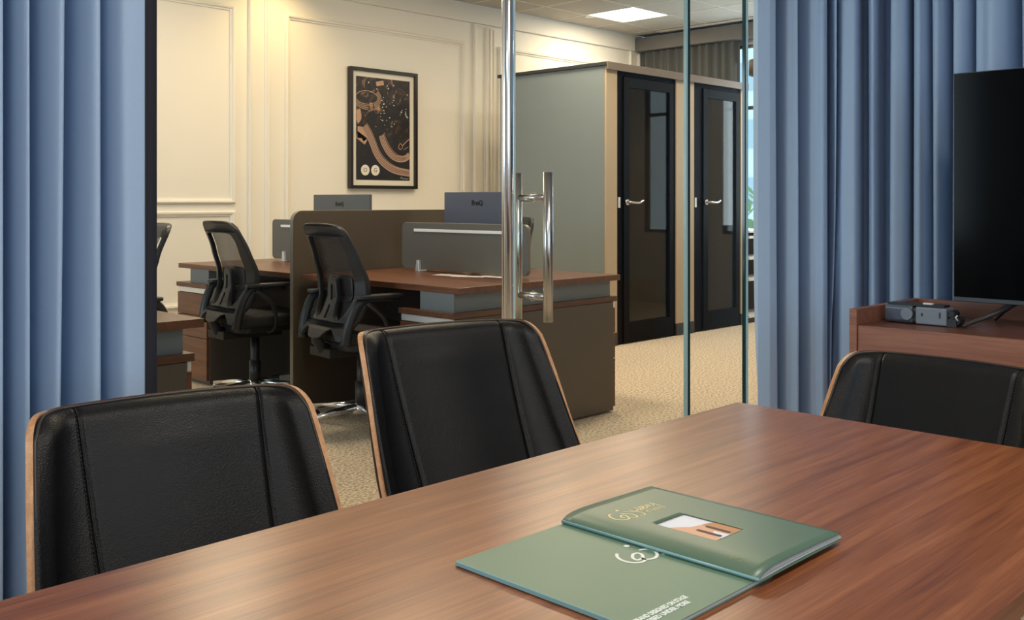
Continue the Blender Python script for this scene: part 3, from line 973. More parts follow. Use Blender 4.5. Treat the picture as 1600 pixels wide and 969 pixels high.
mesh('photo_hill', bm, SAND, ph)
bm = NB(); poly(bm, [(0.996, 0.6185), (1.0185, 0.6185), (1.0185, 0.660), (1.000, 0.664)], lambda x, y: z1_(x, y) + 0.0001)
mesh('photo_wall', bm, SAND2, ph)
bm = NB()
for cx in (0.980, 0.999):
    o2 = rrect(0.0065, 0.034, 0.003, 5, cx, 0.6405); poly(bm, o2, lambda x, y: z1_(x, y) + 0.0002)
mesh('photo_arch', bm, OV, ph)
GOLD = [[(0.9522, 0.7614), (0.9492, 0.7631), (0.9460, 0.7610), (0.9420, 0.7544), (0.9411, 0.7463), (0.9437, 0.7396), (0.9488, 0.7363), (0.9555, 0.7368), (0.9574, 0.7401)],
        [(0.9574, 0.7401), (0.9609, 0.7472), (0.9576, 0.7505), (0.9536, 0.7492), (0.9517, 0.7451), (0.9542, 0.7420)],
        [(0.9609, 0.7557), (0.9670, 0.7504), (0.9700, 0.7432), (0.9695, 0.7362), (0.9662, 0.7337), (0.9620, 0.7348), (0.9590, 0.7384)],
        [(0.9709, 0.7586), (0.9751, 0.7537), (0.9775, 0.7497), (0.9844, 0.7490), (0.9901, 0.7500), (0.9953, 0.7476)],
        [(0.9812, 0.7592), (0.9817, 0.7558), (0.9804, 0.7511)], [(0.9946, 0.7609), (0.9945, 0.7567), (0.9901, 0.7500)],
        [(0.9824, 0.7497), (0.9846, 0.7432), (0.9841, 0.7370), (0.9819, 0.7332), (0.9783, 0.7326), (0.9733, 0.7350)],
        [(1.0002, 0.7580), (0.9979, 0.7533), (0.9921, 0.7466)], [(1.0038, 0.7585), (1.0012, 0.7527), (0.9961, 0.7467)],
        [(1.0075, 0.7590), (1.0040, 0.7527), (1.0011, 0.7486), (1.0033, 0.7477), (1.0084, 0.7496), (1.0097, 0.7539), (1.0056, 0.7539)],
        [(1.0148, 0.7588), (1.0130, 0.7534), (1.0105, 0.7489)], [(1.0180, 0.7578), (1.0164, 0.7529), (1.0136, 0.7486)],
        [(1.0254, 0.7596), (1.0226, 0.7523), (1.0181, 0.7468)], [(1.0267, 0.7553), (1.0252, 0.7453), (1.0230, 0.7333)],
        [(0.9954, 0.7418), (1.0007, 0.7406), (1.0010, 0.7356)], [(0.9954, 0.7418), (0.9932, 0.7386), (0.9943, 0.7333)],
        [(1.0080, 0.7415), (1.0046, 0.7339)], [(1.0129, 0.7422), (1.0098, 0.7333)], [(1.0174, 0.7418), (1.0168, 0.7340)]]
bm = NB()
for i, s in enumerate(GOLD): ribbon(bm, s, 0.0018 if i < 3 else 0.0012, lambda x, y: cover_z(x, y) + 0.0003)
disc(bm, 0.9685, 0.7665, 0.0022, lambda x, y: cover_z(x, y) + 0.0003)
mesh('logo_print', bm, M['ink_gold'], b2)
bm = NB()
for s in ([(0.926, 0.578), (0.934, 0.580)], [(0.927, 0.575), (0.936, 0.574)], [(0.925, 0.569), (0.930, 0.566)], [(0.933, 0.570), (0.938, 0.568)]):
    ribbon(bm, s, 0.001, lambda x, y: cover_z(x, y) + 0.0003)
mesh('small_print', bm, M['ink_dim'], b2)
bm = NB(); ribbon(bm, [(1.040, 0.575), (1.050, 0.566)], 0.0012, lambda x, y: cover_z(x, y) + 0.0003)
mesh('small_print', bm, M['ink_red'], b2)

# ------------------------------------------------------------------ credenza, television, camera unit
cr = thing('credenza', 'reddish walnut credenza with a raised rim, under the television', 'sideboard', (3.35, 0.5, 0))
CY0, CY1 = -0.45, 1.455
box('top_board', 3.100, 3.58, CY0, CY1, 0.720, 0.749, M['walnutY'], cr, bevel=0.001)
box('side_panel', 3.085, 3.60, CY1, CY1 + 0.025, 0, 0.800, M['credenza'], cr, bevel=0.0015)
box('side_panel', 3.085, 3.60, CY0 - 0.025, CY0, 0, 0.800, M['credenza'], cr, bevel=0.0015)
box('back_rail', 3.58, 3.605, CY0, CY1, 0.05, 0.800, M['credenza'], cr, bevel=0.001)
for k in range(1):
    box('fascia_board', 3.090, 3.108, CY0 + 0.002, CY1 - 0.003, 0.600, 0.748, M['credenza'], cr, bevel=0.001)
dw = (CY1 - CY0) / 3
for k in range(3):
    d = box('door', 3.090, 3.108, CY0 + k * dw + 0.002, CY0 + (k + 1) * dw - 0.003, 0.08, 0.594, M['credenza'], cr, bevel=0.001)
box('plinth', 3.12, 3.56, CY0, CY1, 0, 0.075, M['black_plastic'], cr)

tv = thing('television', 'large black flat television standing on the credenza', 'television', (3.37, 0.6, 0.749))
TY0, TY1 = -0.06, 1.248
bm = NB(); bx(bm, 3.352, 3.392, TY0, TY1, 0.823, 1.572)
tvb = mesh('casing', bm, M['tv_frame'], tv, bevel=0.002)
box('screen', 3.3495, 3.3515, TY0 + 0.004, TY1 - 0.004, 0.838, 1.569, M['tv_screen'], tv, bevel=0)
for y, s in ((1.05, 1), (0.14, -1)):
    bm = NB()
    tube(bm, [(3.375, y + 0.01 * s, 0.83), (3.33, y + 0.05 * s, 0.80), (3.235, y + 0.125 * s, 0.755)], [0.011, 0.0085, 0.0055], n=10, flat=0.7)
    tube(bm, [(3.375, y + 0.01 * s, 0.83), (3.42, y + 0.06 * s, 0.795), (3.50, y + 0.115 * s, 0.755)], [0.011, 0.0085, 0.0055], n=10, flat=0.7)
    mesh('stand_leg', bm, M['black_plastic'], tv)

cm = thing('conference_camera', 'small black and grey conference camera unit on the credenza top', 'camera', (3.26, 1.33, 0.749))
M['unit_blue'] = simple('slate_blue_plastic', (0.085, 0.105, 0.15), 0.3); M['unit_grey'] = simple('silver_grey_plastic', (0.20, 0.225, 0.27), 0.35)
bm = NB()
prism(bm, rrect(0.066, 0.058, 0.012, 5, 3.265, 0.749 + 0.031), lambda a, b_, t: (a, t, b_), 1.335, 1.425); mesh('left_housing', bm, M['unit_blue'], cm, bevel=0.003)
bm = NB(); prism(bm, rrect(0.066, 0.056, 0.005, 4, 3.265, 0.749 + 0.030), lambda a, b_, t: (a, t, b_), 1.225, 1.323); mesh('right_housing', bm, M['unit_grey'], cm, bevel=0.002)
bm = NB(); prism(bm, rrect(0.060, 0.054, 0.01, 4, 3.265, 0.749 + 0.029), lambda a, b_, t: (a, t, b_), 1.322, 1.336); mesh('joint_ring', bm, M['black_plastic'], cm)
bm = NB(); cyl(bm, (3.2315, 1.350, 0.782), (3.223, 1.350, 0.782), 0.020, 0.019, n=28); mesh('lens_disc', bm, M['unit_grey'], cm)
bm = NB(); bx(bm, 3.240, 3.292, 1.235, 1.42, 0.808, 0.815); mesh('top_plate', bm, M['black_plastic'], cm, bevel=0.001)
bm = NB(); bx(bm, 3.245, 3.262, 1.275, 1.305, 0.815, 0.820); mesh('white_button', bm, M['white'], cm, bevel=0.001)
bm = NB()
for y, z in ((1.215, 0.790), (1.208, 0.772), (1.198, 0.768)): cyl(bm, (3.24, y, z), (3.29, y, z), 0.011, n=12)
bx(bm, 3.235, 3.295, 1.195, 1.226, 0.750, 0.775)
mesh('clip_hinge', bm, M['black_plastic'], cm)
bm = NB(); tube(bm, [(3.232, 1.190, 0.788), (3.231, 1.196, 0.783), (3.232, 1.189, 0.772)], 0.0025, n=6); mesh('white_ring', bm, M['white'], cm)
bm = NB()
for y in (1.245,):
    bx(bm, 3.2305, 3.2325, y - 0.002, y + 0.002, 0.775, 0.794)
mesh('port_mark', bm, M['black_plastic'], cm)
bm = NB(); bx(bm, 3.2305, 3.2325, 1.300, 1.305, 0.778, 0.788)
mesh('port_mark', bm, M['black_plastic'], cm)

# ------------------------------------------------------------------ office desks
def worktop(x0, x1, y0, y1, label):
    t = thing('desk_worktop', label, 'desk', ((x0 + x1) / 2, (y0 + y1) / 2, 0.72))
    box('worktop_board', x0, x1, y0, y1, 0.720, 0.750, M['walnutY'], t, bevel=0.0015)
    return t


def pedestal(x0, x1, y0, y1, label, side):
    """end cabinet with drawers on both users' sides; side=-1: outer face at y0, +1: at y1"""
    t = thing('pedestal_cabinet', label, 'cabinet', ((x0 + x1) / 2, (y0 + y1) / 2, 0))
    box('top_shelf', x0, x1, y0, y1, 0.605, 0.632, M['walnutX'], t, bevel=0.001)
    box('spacer', x0 + 0.03, x1 - 0.03, y0 + 0.025, y1 - 0.13, 0.632, 0.720, M['spacer'], t, bevel=0.001)
    bm = NB(); bx(bm, x0 + 0.025, x1 - 0.025, y0 + 0.006, y1 - 0.006, 0.01, 0.602)
    mesh('body', bm, [M['taupe']], t, bevel=0.001)
    for xa, xb, sg in ((x0 + 0.006, x0 + 0.024, -1), (x1 - 0.024, x1 - 0.006, 1)):
        box('finger_rail', xa + 0.004, xb, y0 + 0.012, y1 - 0.012, 0.572, 0.603, M['alu'], t, bevel=0.001)
        z = 0.03
        for hgt in (0.26, 0.135, 0.135):
            box('drawer', xa, xb, y0 + 0.008, y1 - 0.008, z, z + hgt, M['walnutY'], t, bevel=0.001)
            z += hgt + 0.004
    return t


worktop(3.10, 4.30, 3.38, 4.66, 'walnut desk top nearer the glass door, with the grey screen and papers')
worktop(3.10, 4.30, 4.74, 6.08, 'walnut desk top beyond the tall divider, by the cream wall')
pedestal(3.075, 4.29, 3.395, 3.79, 'taupe end cabinet under the near desk end, beside the booths', -1)
pedestal(3.075, 4.29, 5.67, 6.06, 'walnut end cabinet at the far desk end, by the cream wall', 1)
box('desk_modesty_panel', 3.69, 3.71, 3.80, 4.68, 0.02, 0.719, M['black'], bevel=0)
tag(bpy.data.objects['desk_modesty_panel'], 'dark upright panel under the near desk', 'panel')
o = box('desk_modesty_panel', 3.69, 3.71, 4.73, 5.66, 0.02, 0.719, M['black'], bevel=0)
tag(o, 'dark upright panel under the far desk', 'panel')
# tall divider with rounded top front corner
dv = thing('tall_divider', 'tall taupe divider board between the two office desks', 'partition', (3.7, 4.70, 0))
bm = NB()
ol = rrect(1.28, 1.10, 0.06, 8, 3.70, 0.55, bl=False, br=False)
prism(bm, ol, lambda a, b_, t: (a, t, b_), 4.684, 4.716)
for f_ in bm.faces:
    if len(f_.verts) == 4: f_.material_index = 1
mesh('board', bm, [M['divider'], M['divider_edge']], dv, bevel=0.002)


def low_screen(y0, y1, label, strip=True):
    t = thing('desk_screen', label, 'desk screen', (3.70, (y0 + y1) / 2, 0.75))
    bm = NB()
    ol = rrect(y1 - y0, 0.265, 0.03, 6, (y0 + y1) / 2, 0.765 + 0.1325)
    prism(bm, ol, lambda a, b_, t: (t, a, b_), 3.688, 3.712)
    for f_ in bm.faces:
        if len(f_.verts) == 4: f_.material_index = 1
    mesh('screen_board', bm, [M['screen_grey'], M['divider_edge']], t, bevel=0.002)
    box('accessory_rail', 3.6845, 3.6885, y0 + 0.09, y1 - 0.11, 0.978, 0.994, M['white'], t, bevel=0.001)
    for y in (y0 + 0.12, y1 - 0.155):
        bm = NB()
        vs = bx(bm, 3.672, 3.728, y - 0.018, y + 0.018, 0.7505, 0.815)
        for v in vs:
            if v.co.z > 0.8: v.co.y = y + (v.co.y - y) * 0.45
        mesh('clamp', bm, M['alu'], t, bevel=0.002)
    return t


low_screen(3.50, 4.51, 'grey desk screen with a white rail on the near desk, right of the tall divider')
low_screen(4.86, 5.90, 'grey desk screen on the far desk, seen left of the tall divider')


def monitor(x, y0, y1, z0, z1, label, mat, standz=0.75):
    yc = (y0 + y1) / 2
    t = thing('computer_monitor', label, 'monitor', (x, yc, standz))
    bm = NB(); vs = bx(bm, x - 0.012, x + 0.012, y0, y1, z0, z1)
    c = mesh('casing', bm, mat, t, bevel=0.004)
    box('display', x + 0.0125, x + 0.0145, y0 + 0.008, y1 - 0.008, z0 + 0.014, z1 - 0.008, M['tv_screen'], t, bevel=0)
    bm = NB(); bx(bm, x - 0.045, x - 0.012, yc - 0.09, yc + 0.05, z0 + 0.06, z0 + 0.11); bx(bm, x - 0.05, x - 0.025, yc - 0.03, yc + 0.03, standz + 0.01, z0 + 0.1)
    mesh('stand_neck', bm, M['black_plastic'], t, bevel=0.004)
    bm = NB(); prism(bm, rrect(0.20, 0.24, 0.03, 5, x - 0.02, yc), lambda a, b_, t_: (a, b_, t_), standz + 0.0005, standz + 0.011)
    mesh('stand_foot', bm, M['black_plastic'], t, bevel=0.002)
    me = text_mesh('BenQ', 0.040, 0.0008, bold=0.0012)
    # face -X, text runs toward -Y
    me.transform(Matrix.Translation((x - 0.0135, yc + 0.01, z1 - 0.065)) @ Matrix(((0, 0, -1, 0), (-1, 0, 0, 0), (0, 1, 0, 0), (0, 0, 0, 1))))
    link('logo', me, M['ink_black'], t)
    return t


monitor(4.02, 3.90, 4.50, 0.86, 1.207, 'slate blue monitor seen from behind, above the near grey screen', M['monitor'])
monitor(4.02, 5.24, 5.88, 0.84, 1.198, 'grey monitor seen from behind, above the tall divider', M['monitor2'])
pp = thing('paper_sheets', 'loose white paper sheets on the near desk below the grey screen', 'paper', (3.55, 3.95, 0.7505))
for i, (x, y, a) in enumerate(((3.60, 4.00, 10), (3.60, 3.84, 28), (3.66, 3.72, 4))):
    bm = NB(); bx(bm, -0.045, 0.045, -0.09, 0.09, 0, 0.0012)
    bmesh.ops.transform(bm, matrix=Matrix.Translation((x, y, 0.7505 + i * 0.0015)) @ Matrix.Rotation(R(a), 4, 'Z'), verts=bm.verts[:])
    mesh('sheet', bm, M['paper'], pp)

# near-left desk
worktop(0.49, 1.69, 3.13, 4.42, 'walnut desk top at the left, partly behind the blue curtain')
pedestal(0.50, 1.665, 3.15, 3.54, 'grey end cabinet with a walnut top at the left, beside the blue curtain', -1)


# ------------------------------------------------------------------ office task chairs
def make_task_chair():
    root = thing('task_chair', 'x', 'chair')
    # spine: y as a function of z (chair faces -Y, back at y=0)
    def spine(z):
        pts = [(0.44, 0.045), (0.50, 0.02), (0.60, -0.055), (0.68, -0.082), (0.76, -0.080), (0.88, -0.045), (1.04, 0.015)]
        if z <= pts[0][0]: return pts[0][1]
        for a, b_ in zip(pts, pts[1:]):
            if z <= b_[0]:
                t = (z - a[0]) / (b_[0] - a[0]); t = t * t * (3 - 2 * t) * 0.4 + t * 0.6
                return a[1] + (b_[1] - a[1]) * t
        return pts[-1][1]

    def warp(me, dy=0.0, wrap=0.9):
        for v in me.vertices:
            x, z, t = v.co.x, v.co.y, v.co.z
            v.co = (x, spine(z) + t + dy - wrap * x * x, z)
    half = [(0.0, 1.040), (0.06, 1.040), (0.12, 1.037), (0.165, 1.028), (0.188, 1.008), (0.196, 0.98), (0.207, 0.92), (0.220, 0.86), (0.232, 0.79), (0.238, 0.72), (0.236, 0.65), (0.228, 0.58), (0.218, 0.52), (0.206, 0.480),
            (0.178, 0.484), (0.155, 0.510), (0.115, 0.535), (0.085, 0.525), (0.055, 0.492), (0.0, 0.482)]
    outer = [(x, z) for x, z in half] + [(-x, z) for x, z in reversed(half[1:-1])]
    outer = dense(outer, 0.018)
    hole_h = [(0.0, 0.980), (0.10, 0.980), (0.148, 0.972), (0.160, 0.94), (0.168, 0.86), (0.176, 0.78), (0.178, 0.72), (0.168, 0.66), (0.148, 0.61), (0.122, 0.570), (0.090, 0.562), (0.062, 0.585), (0.046, 0.64), (0.040, 0.70), (0.036, 0.745), (0.024, 0.768), (0.0, 0.775)]
    hole = [(x, z) for x, z in hole_h] + [(-x, z) for x, z in reversed(hole_h[1:-1])]
    hole = dense(hole, 0.018)
    slot1 = rrect(0.026, 0.085, 0.012, 5, 0, 0.700); slot2 = rrect(0.026, 0.075, 0.012, 5, 0, 0.605)
    me = plate_holes([outer, hole, slot1, slot2], 0.010, 0.004)
    warp(me)
    link('back_frame', me, M['grey_plastic'] if False else M['dark_plastic'], root, smooth=False)
    inner = [(x * 0.93, 0.76 + (z - 0.76) * 0.93) for x, z in outer if z > 0.0]
    # mesh panel as a grid following the spine
    bm = NB()
    rows = []
    def hwid(z):
        for a, b_ in zip(half[4:14], half[5:14]):
            if b_[1] <= z <= a[1]: return b_[0] + (a[0] - b_[0]) * (z - b_[1]) / (a[1] - b_[1])
        return 0.18 if z > 1 else 0.206
    for j in range(25):
        z = 0.50 + (1.015 - 0.50) * j / 24
        w = hwid(z) - 0.012
        rows.append([bm.verts.new((w * (2 * i / 12 - 1), spine(z) - 0.022 - 0.9 * (w * (2 * i / 12 - 1)) ** 2 - 0.012 * math.sin(PI * i / 12), z)) for i in range(13)])
    for a, b_ in zip(rows, rows[1:]):
        for i in range(12): bm.faces.new((a[i], a[i + 1], b_[i + 1], b_[i])).smooth = True
    mesh('mesh_backrest', bm, M['meshf'], root)
    # lumbar pad behind the mesh
    bm = NB(); prism(bm, rrect(0.24, 0.13, 0.03, 6, 0, 0.72), lambda a, b_, t: (a, spine(b_) - 0.032 - 0.9 * a * a + t, b_), 0, 0.010)
    mesh('lumbar_pad', bm, M['black_plastic'], root)
    # seat
    bm = NB(); prism(bm, rrect(0.48, 0.47, 0.08, 8, 0, -0.27), lambda a, b_, t: (a, b_, t), 0.455, 0.520)
    mesh('seat', bm, M['seat_fabric'], root, bevel=0.022, seg=4, smooth=True)
    bm = NB(); prism(bm, rrect(0.44, 0.43, 0.07, 8, 0, -0.26), lambda a, b_, t: (a, b_, t), 0.425, 0.455)
    bx(bm, -0.10, 0.10, -0.36, 0.0, 0.385, 0.43)
    tube(bm, [(0, -0.08, 0.41), (0, -0.01, 0.43), (0, 0.02, 0.49)], [0.035, 0.03, 0.025], n=10)
    mesh('seat_pan', bm, M['black'], root, bevel=0.004)
    for sg in (-1, 1):
        bm = NB()
        # broad arm plate sweeping from frame foot up to the pad, pad itself and front post
        zz = [(-0.02, 0.455, 0.022), (-0.03, 0.53, 0.026), (-0.055, 0.61, 0.028), (-0.085, 0.66, 0.026), (-0.13, 0.675, 0.022), (-0.24, 0.678, 0.018), (-0.30, 0.672, 0.016)]
        pts = catmull([(sg * (0.212 + 0.022 * min(1, k / 3)), y, z) for k, (y, z, r_) in enumerate(zz)], 4)
        tube(bm, pts, [0.026 - 0.010 * k / (len(pts) - 1) for k in range(len(pts))], n=10, flat=0.7)
        tube(bm, catmull([(sg * 0.247, -0.12, 0.665), (sg * 0.252, -0.20, 0.60), (sg * 0.252, -0.235, 0.53), (sg * 0.24, -0.24, 0.45), (sg * 0.19, -0.23, 0.425)], 4), 0.018, n=10, flat=0.55)
        a = mesh('armrest', bm, M['dark_plastic'], root)
        bm = NB(); prism(bm, rrect(0.075, 0.27, 0.033, 6, sg * 0.236, -0.20), lambda a_, b_, t: (a_, b_, t), 0.680, 0.698)
        mesh('arm_pad', bm, M['black_plastic'], a, bevel=0.005)
    bm = NB(); cyl(bm, (0, -0.24, 0.10), (0, -0.24, 0.40), 0.025); cyl(bm, (0, -0.24, 0.10), (0, -0.24, 0.24), 0.033)
    mesh('gas_column', bm, M['black_plastic'], root)
    bm = NB(); cyl(bm, (0, -0.24, 0.075), (0, -0.24, 0.13), 0.05, 0.04)
    mesh('base_hub', bm, M['chrome'], root)
    for k in range(5):
        a = R(LEG0 + 72 * k)
        c, s = math.cos(a), math.sin(a)
        bm = NB(); tube(bm, [(0.03 * c, -0.24 + 0.03 * s, 0.110), (0.17 * c, -0.24 + 0.17 * s, 0.100), (0.315 * c, -0.24 + 0.315 * s, 0.082)], [0.020, 0.0165, 0.013], n=10)
        cyl(bm, (0.310 * c, -0.24 + 0.310 * s, 0.088), (0.310 * c, -0.24 + 0.310 * s, 0.058), 0.012)
        lg = mesh('leg', bm, M['chrome'], root)
        bm = NB()
        for q in (-0.013, 0.013):
            p0 = Vector((0.318 * c, -0.24 + 0.318 * s, 0.0275)); d = Vector((-s, c, 0))
            cyl(bm, p0 + d * (q - 0.010), p0 + d * (q + 0.010), 0.0268, n=18)
        mesh('caster', bm, M['black_plastic'], lg)
    return root


LEG0 = 20
tc0 = make_task_chair()
index_kids()
tch = [tc0] + [copy_tree(tc0) for _ in range(3)]
cs = [((2.83, 4.10), 84, 'black mesh office chair at the near desk, right of the tall divider edge'),
      ((2.80, 5.06), 86, 'black mesh office chair at the far desk, left of the tall divider edge'),
      ((4.98, 4.83), -92, 'black office chair on the far side of the desks, glimpsed between the door pull bars'),
      ((2.30, 4.70), -98, 'black office chair at the left desk, mostly hidden by the blue curtain')]
for o, ((x, y), rz, lab) in zip(tch, cs):
    o.location = (x, y, 0); o.rotation_euler = (0, 0, R(rz)); tag(o, lab, 'chair', 'black office task chairs')

# ------------------------------------------------------------------ picture on the cream wall
pc = thing('framed_picture', 'black framed dark abstract print with swirling bands on the cream wall', 'picture', (5.40, YN, 1.77))
fx0, fx1, fz0, fz1 = 5.045, 5.785, 1.262, 2.300
bm = NB()
fw_ = 0.028
for a, b_, c, d in ((fx0, fx1, fz0, fz0 + fw_), (fx0, fx1, fz1 - fw_, fz1), (fx0, fx0 + fw_, fz0 + fw_, fz1 - fw_), (fx1 - fw_, fx1, fz0 + fw_, fz1 - fw_)):
    bx(bm, a, b_, YN - 0.05, YN - 0.004, c, d)
mesh('frame', bm, M['frame_black'], pc, bevel=0.001)
box('mat_board', fx0 + fw_, fx1 - fw_, YN - 0.022, YN - 0.006, fz0 + fw_, fz1 - fw_, M['mat_board'], pc, bevel=0)


def print_mat():
    m, nt, b = new_mat('dark_abstract_print')
    tc = nt.nodes.new('ShaderNodeTexCoord')
    n1 = nt.nodes.new('ShaderNodeTexNoise'); n1.inputs['Scale'].default_value = 9; n1.inputs['Detail'].default_value = 8; n1.inputs['Distortion'].default_value = 2.2
    nt.links.new(tc.outputs['Object'], n1.inputs['Vector'])
    cr_ = nt.nodes.new('ShaderNodeValToRGB')
    es = cr_.color_ramp.elements
    es[0].position = 0.44; es[0].color = (0.010, 0.010, 0.016, 1); es[1].position = 0.72; es[1].color = (0.42, 0.27, 0.19, 1)
    e = es.new(0.55); e.color = (0.030, 0.018, 0.014, 1); e = es.new(0.63); e.color = (0.10, 0.06, 0.045, 1)
    sp = nt.nodes.new('ShaderNodeSeparateXYZ'); nt.links.new(tc.outputs['Object'], sp.inputs[0])
    mr = nt.nodes.new('ShaderNodeMapRange'); mr.inputs['From Min'].default_value = -0.25; mr.inputs['From Max'].default_value = 0.35; mr.inputs['To Min'].default_value = 0.80; mr.inputs['To Max'].default_value = 1.05
    nt.links.new(sp.outputs['Z'], mr.inputs['Value'])
    mu = nt.nodes.new('ShaderNodeMath'); mu.operation = 'MULTIPLY'; nt.links.new(n1.outputs['Fac'], mu.inputs[0]); nt.links.new(mr.outputs['Result'], mu.inputs[1])
    nt.links.new(mu.outputs[0], cr_.inputs['Fac']); nt.links.new(cr_.outputs['Color'], b.inputs['Base Color'])
    b.inputs['Roughness'].default_value = 0.5
    return m


ax0, ax1, az0, az1 = fx0 + 0.075, fx1 - 0.075, fz0 + 0.075, fz1 - 0.075
pr = box('art_print', ax0, ax1, YN - 0.0245, YN - 0.0225, az0, az1, print_mat(), pc, bevel=0)
AW, AH = ax1 - ax0, az1 - az0
RIB = [simple('print_pale_brown', (0.44, 0.29, 0.23), 0.5), simple('print_mid_brown', (0.17, 0.10, 0.08), 0.5), simple('print_peach', (0.50, 0.31, 0.20), 0.5)]


def art(pts, w, mi, yo=0.0004, name='painted_band'):
    """pts in 0..1 of the print, u right, v up"""
    bm = NB()
    P2 = [(ax0 + u * AW, az0 + v * AH) for u, v in pts]
    ribbon(bm, P2, w, lambda x, y: 0)
    for v in bm.verts:
        x, z = v.co.x, v.co.y
        x = min(ax1 - 0.001, max(ax0 + 0.001, x)); z = min(az1 - 0.001, max(az0 + 0.001, z))
        v.co = (x, YN - 0.025 - yo, z)
    return bm


def artmesh(list_, mat, yo):
    big = NB()
    for pts, w in list_:
        b_ = art(pts, w, 0, yo)
        me = bpy.data.meshes.new('tmp'); b_.to_mesh(me); b_.free(); big.from_mesh(me); bpy.data.meshes.remove(me)
    return big


# pale patch at the left, two long curving arms, eye-like rings
arm1 = [(0.14, 0.52), (0.22, 0.45), (0.30, 0.35), (0.38, 0.25), (0.52, 0.16), (0.72, 0.10), (1.0, 0.075)]
arm2 = [(0.46, 0.44), (0.50, 0.37), (0.60, 0.28), (0.74, 0.22), (0.90, 0.22), (1.0, 0.26)]
mesh('painted_patch', artmesh([([(0.0, 0.44), (0.08, 0.41), (0.18, 0.37)], 0.06), ([(0.02, 0.46), (0.14, 0.45), (0.2, 0.40)], 0.10), ([(0.0, 0.56), (0.05, 0.60), (0.03, 0.68)], 0.05), ([(0.36, 0.94), (0.5, 0.96)], 0.04)], RIB[2], 0.0004), RIB[2], pr)
mesh('painted_band', artmesh([(arm1, 0.062), (arm2, 0.055)], RIB[0], 0.0008), RIB[0], pr)
mesh('painted_band', artmesh([([(u + du, v + dv_) for u, v in a], 0.006) for a in (arm1, arm2) for du, dv_ in ((0.02, 0.012), (-0.02, -0.012), (0.0, 0.0))], RIB[1], 0.0012), RIB[1], pr)
mesh('painted_line', artmesh([([(u + du, v + dv_) for u, v in a], 0.004) for a in (arm1, arm2) for du, dv_ in ((0.035, 0.020), (-0.035, -0.022), (0.011, 0.006), (0.05, 0.03))], RIB[2], 0.0014), RIB[2], pr)
rings = []
for k in range(4):
    r1 = 0.17 + 0.018 * k
    rings.append(([(0.19 + (0.20 + 0.02 * k) * math.cos(t), 0.80 + 0.065 * (1 + 0.25 * k) * math.sin(t)) for t in [R(-200 + 30 * q) for q in range(9 if k else 13)]], 0.006))
for k in range(5): rings.append(([(0.15 + 0.02 * k, 0.62 + 0.01 * k), (0.24, 0.67 + 0.018 * k), (0.36, 0.69 + 0.012 * k), (0.48, 0.675)], 0.006))
rings.append(([(0.80, 0.36), (0.78, 0.33), (0.82, 0.31), (0.86, 0.34), (0.82, 0.37), (0.80, 0.36)], 0.006))
rings.append(([(0.86, 0.35), (0.95, 0.40), (1.0, 0.42)], 0.008)); rings.append(([(0.88, 0.31), (0.97, 0.34)], 0.005))
rd = random.Random(5)
mesh('painted_line', artmesh(rings, RIB[2], 0.0016), RIB[2], pr)
dots = []
for k in range(46):
    u = rd.choice([rd.uniform(0.2, 0.6), rd.uniform(0.4, 0.7), rd.uniform(0.75, 0.95)]); v = rd.uniform(0.52, 0.96) if u < 0.7 else rd.uniform(0.62, 0.72)
    dots.append(([(u, v), (u + rd.uniform(0.005, 0.03), v + rd.uniform(-0.008, 0.008))], rd.uniform(0.003, 0.010)))
mesh('painted_speck', artmesh(dots, M['mat_board'], 0.0018), M['mat_board'], pr)
for cxu, ch in ((0.16, 'O'), (0.345, 'G')):
    bm = NB(); disc(bm, ax0 + cxu * AW, az0 + 0.095 * AH, 0.046, lambda x, y: 0, n=32)
    for v in bm.verts: v.co = (v.co.x, YN - 0.0270, v.co.y)
    d_ = mesh('white_roundel', bm, M['mat_board'], pr)
    me = text_mesh(ch, 0.05, 0.0003)
    me.transform(Matrix.Translation((ax0 + cxu * AW, YN - 0.0275, az0 + 0.095 * AH)) @ Matrix.Rotation(R(90), 4, 'X'))
    link('letter', me, M['ink_black'], pr)
mesh('signature', artmesh([([(0.81, 0.018), (0.84, 0.035), (0.86, 0.015), (0.90, 0.022), (0.94, 0.015), (0.97, 0.02)], 0.003)], M['mat_board'], 0.002), M['mat_board'], pr)
box('picture_glass', fx0 + fw_, fx1 - fw_, YN - 0.034, YN - 0.032, fz0 + fw_, fz1 - fw_, M['frame_glass'], pc, bevel=0)

